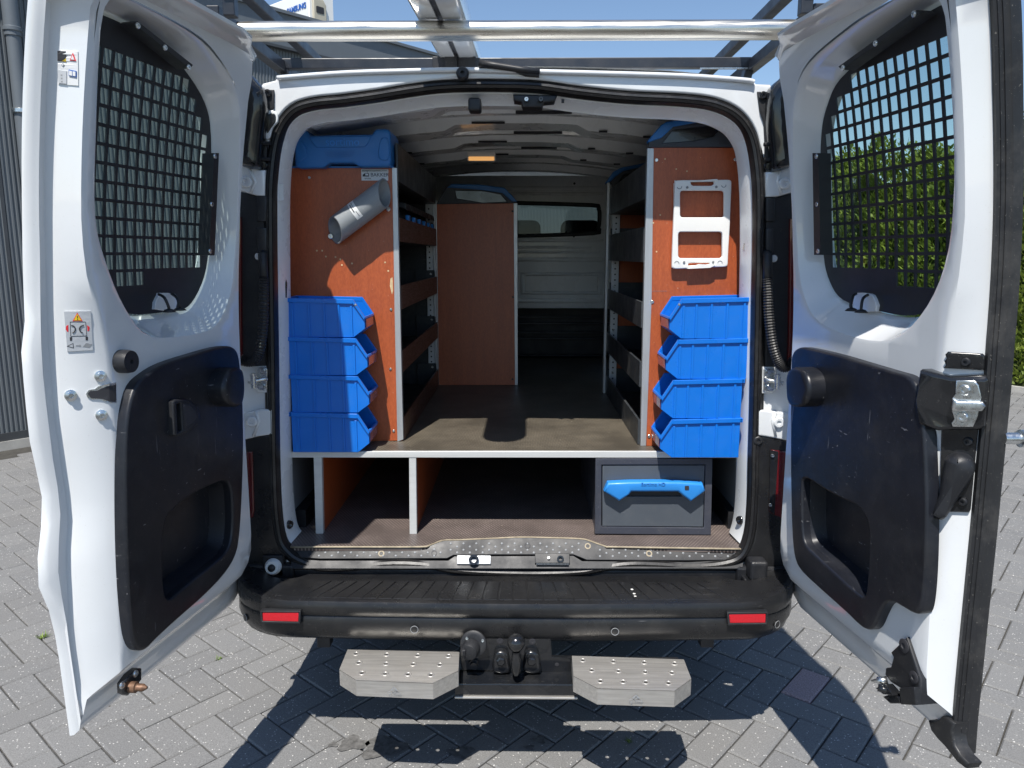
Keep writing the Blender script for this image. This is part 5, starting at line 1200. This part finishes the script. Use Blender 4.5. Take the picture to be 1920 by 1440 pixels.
# ------------------------------------------------------------ open-front storage bins
BL, BW, BH = .248, .142, .125
def bin_meshes():
    prof = [(0, 0), (.2115, 0), (BL, .028), (BL, .062), (.212, .119), (0, BH)]
    b = MB(); t = .003
    for y0 in (0, BW - t):
        b.add([(x, y0, z) for x, z in prof] + [(x, y0 + t, z) for x, z in prof], [tuple(range(6)), tuple(range(6, 12))] + [(k, (k + 1) % 6, 6 + (k + 1) % 6, 6 + k) for k in range(6)])
    def sheet(p, q, y0=t, y1=BW - t):
        d = Vector((q[0] - p[0], 0, q[1] - p[1])).normalized(); nn = Vector((-d.z, 0, d.x)) * t
        P0, Q0 = Vector((p[0], y0, p[1])), Vector((q[0], y0, q[1])); P1, Q1 = Vector((p[0], y1, p[1])), Vector((q[0], y1, q[1]))
        b.hexa([P0, Q0, Q1, P1, P0 + nn, Q0 + nn, Q1 + nn, P1 + nn])
    sheet((0, 0), (.2115, 0)); sheet((.2115, 0), (BL, .028)); sheet((BL, .028), (BL, .062)); sheet((0, BH), (0, 0))
    for x in (.022, .074, .122, .168, .207):
        for y0, y1 in ((-.0036, .001), (BW - .001, BW + .0036)): b.box((x - .0036, y0, .001), (x + .0036, y1, BH - .014 if x < .2 else .10))
    body = b.v, b.f
    r = MB(); e = .0065
    for y0, y1 in ((-e, .004), (BW - .004, BW + e)):
        r.hexa([(-.004, y0, BH - .012), (.213, y0, BH - .018), (.213, y1, BH - .018), (-.004, y1, BH - .012), (-.004, y0, BH + .001), (.213, y0, BH - .004), (.213, y1, BH - .004), (-.004, y1, BH + .001)])
        r.hexa([(.2115, y0, .111), (.247, y0, .056), (.247, y1, .056), (.2115, y1, .111), (.214, y0, .122), (.251, y0, .064), (.251, y1, .064), (.214, y1, .122)])
    r.box((-.006, -e, BH - .012), (.003, BW + e, BH + .001)); r.hexa([(.244, 0, .056), (.252, 0, .060), (.252, BW, .060), (.244, BW, .056), (.24, 0, .064), (.250, 0, .067), (.250, BW, .067), (.24, BW, .064)])
    lab = MB().box((BL + .0005, .012, .030), (BL + .003, BW - .012, .058))
    return body, (r.v, r.f), (lab.v, lab.f)
bm_ = bin_meshes()
def mkm(name, vf, mat):
    me = bpy.data.meshes.new(name); me.from_pydata([tuple(v) for v in vf[0]], [], vf[1]); bm = bmesh.new(); bm.from_mesh(me); bmesh.ops.recalc_face_normals(bm, faces=bm.faces); bm.to_mesh(me); bm.free(); me.materials.append(M[mat]); return me
meshes = [('body', mkm('bin_body', bm_[0], 'blue_bin')), ('rim', mkm('bin_rim', bm_[1], 'blue_bin')), ('label_strip', mkm('bin_label', bm_[2], 'label_clear'))]
names = ['bottom', 'second from bottom', 'third from bottom', 'topmost']
for sg, ys, side_ in ((1, YL - .005, 'pipe'), (-1, YR - .004, 'bracket frame')):
    tops = [772, 702, 631, 558] if sg > 0 else [784, 710, 634, 557]
    backs = [547, 549.5, 549, 546] if sg > 0 else [1388, 1388.5, 1396, 1398]
    yfront = ys - BW - .006
    for k in range(4):
        t = thing('storage_bin', 'blue open-front storage bin, %s of the stack below the %s' % (names[k], 'grey pipe' if sg > 0 else 'white bracket frame'), 'storage bin', (0, 0, 0), 'stacked blue storage bins')
        zt_ = PY(backs[k], tops[k] + 1, yfront).z; zb_ = ZD if k == 0 else zprev
        sc = (zt_ - zb_) / BH; zprev = zt_ - .001; x = PY(backs[k], 800, yfront).x
        t.location = (x, ys if sg < 0 else yfront, zb_); t.rotation_euler = (0, 0, (math.pi if sg < 0 else 0) + random.uniform(-.012, .012)); t.scale = (1, 1, sc)
        for nm, me in meshes:
            o = bpy.data.objects.new(nm, me); COL.objects.link(o); o.parent = t
            bv_ = o.modifiers.new('bevel', 'BEVEL'); bv_.width = .0009; bv_.segments = 1; bv_.limit_method = 'ANGLE'
        if k == 3:
            for xx, zz in ((.2205, .112),): 
                o = MB().lathe((.222, -.005 if sg > 0 else BW + .005, .104), (0, -1 if sg > 0 else 1, 0), [(.004, 0), (.004, .002), (.002, .0025)], 10).build('rivet', 'zinc'); o.parent = t

# ------------------------------------------------------------ rear bumper
plan = []
for k in range(13): x = -.66 + 1.32 * k / 12; plan.append((VC + x, -.245 + .014 * (x / .66) ** 2, Vector((x * .06, -1))))
def corner(sg):
    out = []
    for k in range(1, 9):
        a = R_(90 * k / 8); r = .205; cx = VC + sg * .66
        out.append((cx + sg * r * math.sin(a), -.231 + r * (1 - math.cos(a)), Vector((sg * math.sin(a), -math.cos(a)))))
    out.append((VC + sg * .868, .12, Vector((sg, 0)))); return out
path = corner(-1)[::-1] + plan + corner(1)
prof = [(-.215, .524), (-.19, .525), (-.165, .527), (-.05, .534), (-.018, .5355), (-.005, .533), (.001, .522), (.002, .505), (-.001, .492), (-.006, .488), (-.002, .482), (-.001, .45), (-.008, .425), (-.03, .405), (-.07, .395), (-.16, .39)]
b = MB(); m = len(prof)
for i, (x, y, nn) in enumerate(path):
    nn = nn.normalized(); cur = abs(nn.x)
    for o, z in prof:
        oo = o * (1 - .62 * cur) if o < -.02 else o
        zz = z - .0 if z < .5 else z + .02 * cur
        b.v.append(Vector((x + nn.x * oo, y + nn.y * oo, zz + (.012 * cur if z < .43 else 0))))
for i in range(len(path) - 1):
    for k in range(m - 1): b.f.append((i * m + k, i * m + k + 1, (i + 1) * m + k + 1, (i + 1) * m + k))
bp = b.build('rear_bumper', 'bumper', van, smooth=True, auto=40)
# tread strips on the step surface
n = 30
for k in range(n):
    q = (k + .5) / n; xa = VC - .66 + 1.32 * k / n; xb = VC - .66 + 1.32 * (k + 1) / n - .005
    ta = VC - .60 + 1.20 * k / n; tb = VC - .60 + 1.2 * (k + 1) / n - .005
    y0 = -.218 + .010 * ((q - .5) * 2) ** 2; y1 = -.085; z0, z1 = .5335, .5285; h = .0032
    MB().hexa([(xa, y0, z0 - .006), (xb, y0, z0 - .006), (tb, y1, z1 - .004), (ta, y1, z1 - .004), (xa, y0, z0 + h), (xb, y0, z0 + h), (tb, y1, z1 + h), (ta, y1, z1 + h)]).build('tread_strip', 'bumper', bp, bevel=.0015)
for q in ([(494, 1146), (561, 1146), (561, 1163.5), (494, 1162)], [(1366, 1149), (1434, 1148), (1434, 1165.5), (1367, 1166)]):
    y = -.237
    r_ = ysolid('reflector', q, y, .006, 'red', bp, bev=.002, proud=.008)
    fx = [(q[0][0] - 4, q[0][1] - 3), (q[1][0] + 4, q[1][1] - 3), (q[2][0] + 4, q[2][1] + 4), (q[3][0] - 4, q[3][1] + 4)]
    ysolid('reflector_bezel', fx, y, .01, 'black', bp, holes=[q], bev=.0015, proud=.0095)
for q, y in (((777, 1180), -.2455), ((1153, 1184), -.2455), ((1463, 1180), -.21), ((464, 1173), -.21)):
    if y < -.24: p = PY(*q, y); nn = Vector((0, -1, 0))
    else:
        cand = min(path, key=lambda t: abs(proj((t[0], t[1], .452))[0] - q[0])); nn = Vector((cand[2].x, cand[2].y, 0)).normalized(); p = Vector((cand[0], cand[1], .452))
    s_ = MB().lathe(p - nn * .004, nn, [(.0105, 0), (.0105, .0055), (.009, .006)], 20).build('parking_sensor', 'bumper', bp, smooth=True, auto=30)
    pts = []; t1 = nn.orthogonal().normalized(); t2 = nn.cross(t1)
    for k in range(20): a = k * math.pi / 10; pts.append(p + nn * .0015 + (t1 * math.cos(a) + t2 * math.sin(a)) * .0108)
    MB().tube(pts, .0009, 5, closed=True).build('sensor_ring', 'ink_grey', s_)
for q in ((1185, 1105), (1189, 1113), (1191, 1118)):
    p = PZ(*q, .5355); MB().lathe(p, (0, 0, 1), [(.0045, 0), (.0035, .0006)], 7).build('paint_spot', 'dirt_white', bp)
for x in (608, 1325):
    p = PY(x, 1200, -.15); MB().box((p.x - .02, -.16, p.z - .02), (p.x + .02, -.12, p.z + .03)).build('bumper_bracket', 'black', van, bevel=.003)

# ------------------------------------------------------------ tow bar
tw = lambda x, y: (820 + x / 6.4, 1160 + y / 6.4)
YT = -.235
tb = thing('tow_bar', 'black tow bar with ball hitch and trailer socket below the bumper', 'tow bar', tuple(PY(960, 1260, YT)))
pl_ = ysolid('mount_plate', [tw(*p) for p in [(500, 130), (530, 160), (600, 180), (1180, 185), (1320, 165), (1360, 220), (1375, 460), (1610, 470), (1620, 650), (290, 620), (270, 430), (500, 430)]], YT, .012, 'black_gloss', tb, bev=.003)
for q in ((752, 268), (1140, 275), (1435, 550)): screw('plate_hole', PY(*tw(*q), YT - .0005), (0, -1, 0), .010 if q[0] < 1400 else .006, 'print_dark', pl_, .001)
a0, a1 = PY(*tw(270, 640), YT - .004), PY(*tw(1625, 660), YT - .004)
MB().box((a0.x - .01, YT - .065, a1.z - .034), (a1.x + .01, YT + .01, a1.z + .003)).build('cross_beam', 'black_gloss', tb, bevel=.003)
MB().box((a0.x - .01, YT - .072, a1.z - .040), (a1.x + .01, YT + .01, a1.z - .0335)).build('beam_flange', 'steel', tb, bevel=.002)
for c in (775, 1140):
    bb = ysolid('ball_clamp', smooth_poly([tw(*p) for p in [(c - 100, 610), (c - 105, 480), (c - 80, 370), (c, 350), (c + 70, 380), (c + 90, 480), (c + 95, 610)]], 2), YT - .001, .0, 'black_gloss', tb, bev=.008, proud=.022)
    p = PY(*tw(c - 10, 490), YT - .022); MB().lathe(p, (0, -1, 0), [(.014, 0), (.014, .014), (.010, .016)], 6).build('clamp_bolt', 'black_gloss', bb)
p = PY(*tw(945, 300), YT - .075); q = PY(*tw(945, 560), YT - .07)
b = MB(); cz = p.z
b.lathe((p.x, YT - .07, q.z - .03), (0, 0, 1), [(.006, 0), (.011, .012), (.0145, .03), (.0145, .05), (.0115, .058), (.0115, cz - q.z - .002 + .006)], 24)
b.build('ball_neck', 'black_gloss', tb, smooth=True, auto=50)
MB().tube([(p.x, YT - .068, q.z - .01), (p.x, YT - .05, q.z - .028), (p.x, YT - .01, q.z - .03)], .014, 14).build('neck_arm', 'black_gloss', tb, smooth=True)
b = MB(); R0_ = .025
b.lathe((p.x, YT - .07, cz), (0, 0, 1), [(max(.001, R0_ * math.cos(R_(a))), R0_ * math.sin(R_(a))) for a in range(-62, 91, 8)], 28)
b.build('hitch_ball', 'black_gloss', tb, smooth=True)
c = PY(*tw(440, 290), YT - .02)
sk_ = MB().lathe(c, Vector((-.12, -1, .25)), [(.036, 0), (.038, .004), (.038, .012), (.034, .015), (.026, .015)], 32).build('trailer_socket', 'black', tb, smooth=True, auto=40)
MB().lathe(c + Vector((-.006, -.014, -.004)), Vector((-.25, -1, -.12)), [(.026, 0), (.0265, .022), (.023, .03), (.008, .034)], 28).build('socket_cap', 'black', sk_, smooth=True, auto=40)
MB().bar(c + Vector((-.03, -.02, .0)), c + Vector((-.026, -.05, -.006)), .012, .02).build('cap_hinge', 'black', sk_, bevel=.003)
for q in ((355, 235), (545, 265), (525, 355)): screw('socket_screw', PY(*tw(*q), YT - .035), (0, -1, .2), .005, 'zinc', sk_, .003)
p = PY(*tw(440, 540), YT - .001); MB().lathe(p, (0, -1, 0), [(.017, 0), (.017, .006), (.011, .006), (.011, .014)], 6).build('plate_bolt', 'black_gloss', tb)

# ------------------------------------------------------------ rear step plates
def step(top, zt_, label, sh):
    P = [PZ(a, c_, zt_) for a, c_ in top]   # back-left, back-right, side-right, front-right, front-left, side-left
    t = thing('step_plate', label, 'step', tuple(sum(P, Vector()) / 6 - Vector((0, 0, .05))))
    o = [(p.x, p.y) for p in P]
    hl = []; 
    rows = sh
    for a, c_ in rows: q = PZ(a, c_, zt_); hl.append((q.x, q.y))
    hs = [[(x + .0062 * math.cos(k * math.pi / 4), y + .0062 * math.sin(k * math.pi / 4)) for k in range(8)] for x, y in hl]
    tp_ = solid('tread', o, zmap(zt_), -.003, 0, 'steel', t, holes=hs)
    b = MB(); n = len(o); pts = o; seq = [1, 2, 3, 4, 5, 0] if area(o) else []
    for i in (1, 2, 3, 4, 5):
        a, c_ = Vector(o[i % 6]), Vector(o[(i + 1) % 6]); d = (c_ - a).normalized(); nn = Vector((d.y, -d.x)) * .0025
        cc = Vector((sum(q[0] for q in o) / 6, sum(q[1] for q in o) / 6))
        if (a + nn - cc).length > (a - nn - cc).length: nn = -nn
        z1 = zt_ - .0005; z0 = zt_ - .048
        q = MB().hexa([(a.x, a.y, z0), (c_.x, c_.y, z0), (c_.x + nn.x, c_.y + nn.y, z0), (a.x + nn.x, a.y + nn.y, z0), (a.x, a.y, z1), (c_.x, c_.y, z1), (c_.x + nn.x, c_.y + nn.y, z1), (a.x + nn.x, a.y + nn.y, z1)])
        w_ = q.build('skirt', 'steel', t)
        if i == 3:
            mid = (a + c_) / 2; xa = Vector((max(a.x, c_.x) - min(a.x, c_.x), 0, 0)); out = Vector((0, -1, 0))
            pm2 = Vector((mid.x, min(a.y, c_.y) - .0004, zt_ - .030)); text_mesh('step_lettering', 'Q-Step', .013, 'ink_grey', w_, pm2, (1, 0, 0), (0, 0, 1), .0003)
            tri = [(mid.x - .011, zt_ - .023), (mid.x + .011, zt_ - .023), (mid.x, zt_ - .012)]
            solid('step_emblem', tri, yface(pm2.y + .0002), -.0002, .0004, 'ink_grey', w_, holes=[[(mid.x + .003 * math.cos(k), zt_ - .0195 + .003 * math.sin(k)) for k in (0, 1, 2, 3, 4, 5, 6)]])
    xs_ = [q[0] for q in o]; ys2 = [q[1] for q in o]
    MB().box((min(xs_) + .012, max(ys2) - .075, zt_ - .044), (max(xs_) - .012, max(ys2) + .005, zt_ - .004)).build('support_beam', 'black', t, bevel=.003)
    for x, y in hl:
        b = MB(); ring_ = []
        for r, h in ((.0115, -.0005), (.009, .0016), (.0075, .0018), (.0064, .0008), (.0062, -.003)):
            ring_.append([Vector((x + r * math.cos(k * math.pi / 8), y + r * math.sin(k * math.pi / 8), zt_ + h)) for k in range(16)])
        b.v = [p for g in ring_ for p in g]; b.f = [(i * 16 + k, i * 16 + (k + 1) % 16, (i + 1) * 16 + (k + 1) % 16, (i + 1) * 16 + k) for i in range(4) for k in range(16)]
        b.build('grip_dimple', 'steel', tp_, smooth=True)
    return t
sa = lambda x, y: (480 + x / 2.667, 1180 + y / 2.667)
step([sa(458, 101), sa(1017, 113), sa(1012, 205), sa(885, 268), sa(500, 252), sa(417, 200)], .385, 'brushed steel step plate beside the trailer socket',
     [sa(*p) for p in [(500, 122), (653, 126), (808, 130), (962, 133), (514, 167), (650, 172), (786, 175), (919, 177), (530, 218), (646, 222), (760, 225), (874, 228)]])
sb = lambda x, y: (960 + x / 3.43, 1030 + y / 3.43)
step([sb(385, 684), sb(1105, 708), sb(1153, 832), sb(1046, 908), sb(550, 892), sb(395, 812)], .385, 'brushed steel step plate on the far side of the ball hitch from the socket',
     [sb(*p) for p in [(455, 713), (652, 721), (850, 727), (1045, 734), (512, 777), (684, 782), (856, 788), (1028, 794), (568, 847), (714, 851), (860, 854), (1006, 860)]])

# ------------------------------------------------------------ roof rack
rk = thing('roof_rack', 'dark steel roof rack with a galvanised rear roller tube', 'roof rack', (VC, .8, 2.08))
p0, p1 = PY(449, 57, .05), PY(1489, 58, .05); zt2 = (p0.z + p1.z) / 2
b = MB(); pts = [(p0.x + (p1.x - p0.x) * k / 24, .05, zt2) for k in range(25)]
b.tube(pts, .0275, 28).build('roller_tube', 'galv', rk, smooth=True, auto=50)
yc = .65; a, c = PY(528, 121, yc), PY(1410, 121, yc); zc_ = a.z
MB().bar((a.x, yc, zc_), (c.x, yc, zc_), .035, .036).build('crossbar', 'rack', rk, bevel=.003)
for yy in (1.55, 2.45): MB().bar((a.x, yy, zc_), (c.x, yy, zc_), .035, .036).build('crossbar', 'rack', rk, bevel=.003)
for sg, xx in ((-1, a.x), (1, c.x)):
    MB().bar((xx, .02, zc_ - .01), (xx, 2.7, zc_ - .01), .036, .04).build('side_rail', 'rack', rk, bevel=.003)
    xt = PY(437, 20, .05).x if sg < 0 else PY(1505, 20, .05).x
    zr = (PX(500, 22, xt).z + PX(560, 84, xt).z) / 2 if sg < 0 else (PX(1440, 30, xt).z + PX(1370, 88, xt).z) / 2
    MB().bar((xt, -.02, zr), (xt, 2.7, zr), .036, .036).build('top_rail', 'rack', rk, bevel=.003)
    MB().bar((xt, .03, zc_ - .02), (xt, .03, zr), .034, .034, (0, 1, 0)).build('rear_post', 'rack', rk, bevel=.003)
    for yy in (.66, 1.56, 2.46): MB().bar((xx - sg * .05, yy, 2.03), (xx - sg * .01, yy, zc_ - .02), .03, .05, (0, 1, 0)).build('foot', 'rack', rk, bevel=.003)
    for yy in (2.3,): MB().bar((xt, yy, zc_ - .02), (xt, yy, zr), .03, .03, (0, 1, 0)).build('rail_post', 'rack', rk, bevel=.003)
MB().bar((c.x - .02, yc - .019, zc_ - .022), (PY(1310, 130, yc).x, yc - .019, zc_ - .022), .01, .004).build('bar_strip', 'zinc', rk)
# white ladder box lying on the rack
lz_ = zt2 + .0285
lx0, lx1 = -.302, -.160; TILT = (zc_ + .0185 - zt2 - .0285) / .6
lo = thing('ladder_beam', 'long white rounded channel lying along the roof rack', 'roof box', (-.23, .3, lz_))
def lsec(y, s_=1):
    cx = (lx0 + lx1) / 2; hw_ = (lx1 - lx0) / 2 * s_
    dz_ = .001 + (y - .05) * TILT
    return [Vector((cx + x * hw_, y, lz_ + z + dz_)) for x, z in ((-.8, .0), (-.12, 0), (-.12, .012), (.12, .012), (.12, 0), (.8, 0), (.95, .008), (1, .02), (1.06, .03), (1.06, .06), (.9, .085), (-.9, .085), (-1.06, .06), (-1.06, .03), (-1, .02), (-.95, .008))]
b = MB(); ys_ = [(-.470, .35), (-.463, .6), (-.452, .8), (-.435, .93), (-.41, 1)] + [(-.3 + .2 * k, 1) for k in range(11)]
for y, s_ in ys_: b.v += lsec(y, s_)
m = 16; b.f = [(i * m + k, i * m + (k + 1) % m, (i + 1) * m + (k + 1) % m, (i + 1) * m + k) for i in range(len(ys_) - 1) for k in range(m)] + [tuple(range(m)), tuple((len(ys_) - 1) * m + k for k in range(m))]
b.build('channel', 'white', lo, smooth=True, auto=40)
cx = (lx0 + lx1) / 2; MB().bar((cx, -.40, lz_ + .0105 + -.45 * TILT), (cx, 1.69, lz_ + .0105 + 1.64 * TILT), .016, .0025).build('slot', 'print_dark', lo)
p = PY(845, 118, yc - .03)
MB().box((p.x - .022, yc - .035, zc_ - .03), (p.x + .022, yc - .019, PY(845, 97, yc - .03).z)).build('rack_clamp', 'rubber', rk, bevel=.003)
MB().bar((PY(812, 120, yc).x, yc - .001, zc_), (PY(893, 120, yc).x, yc - .001, zc_), .042, .042).build('clamp_sleeve', 'black', rk, bevel=.002)
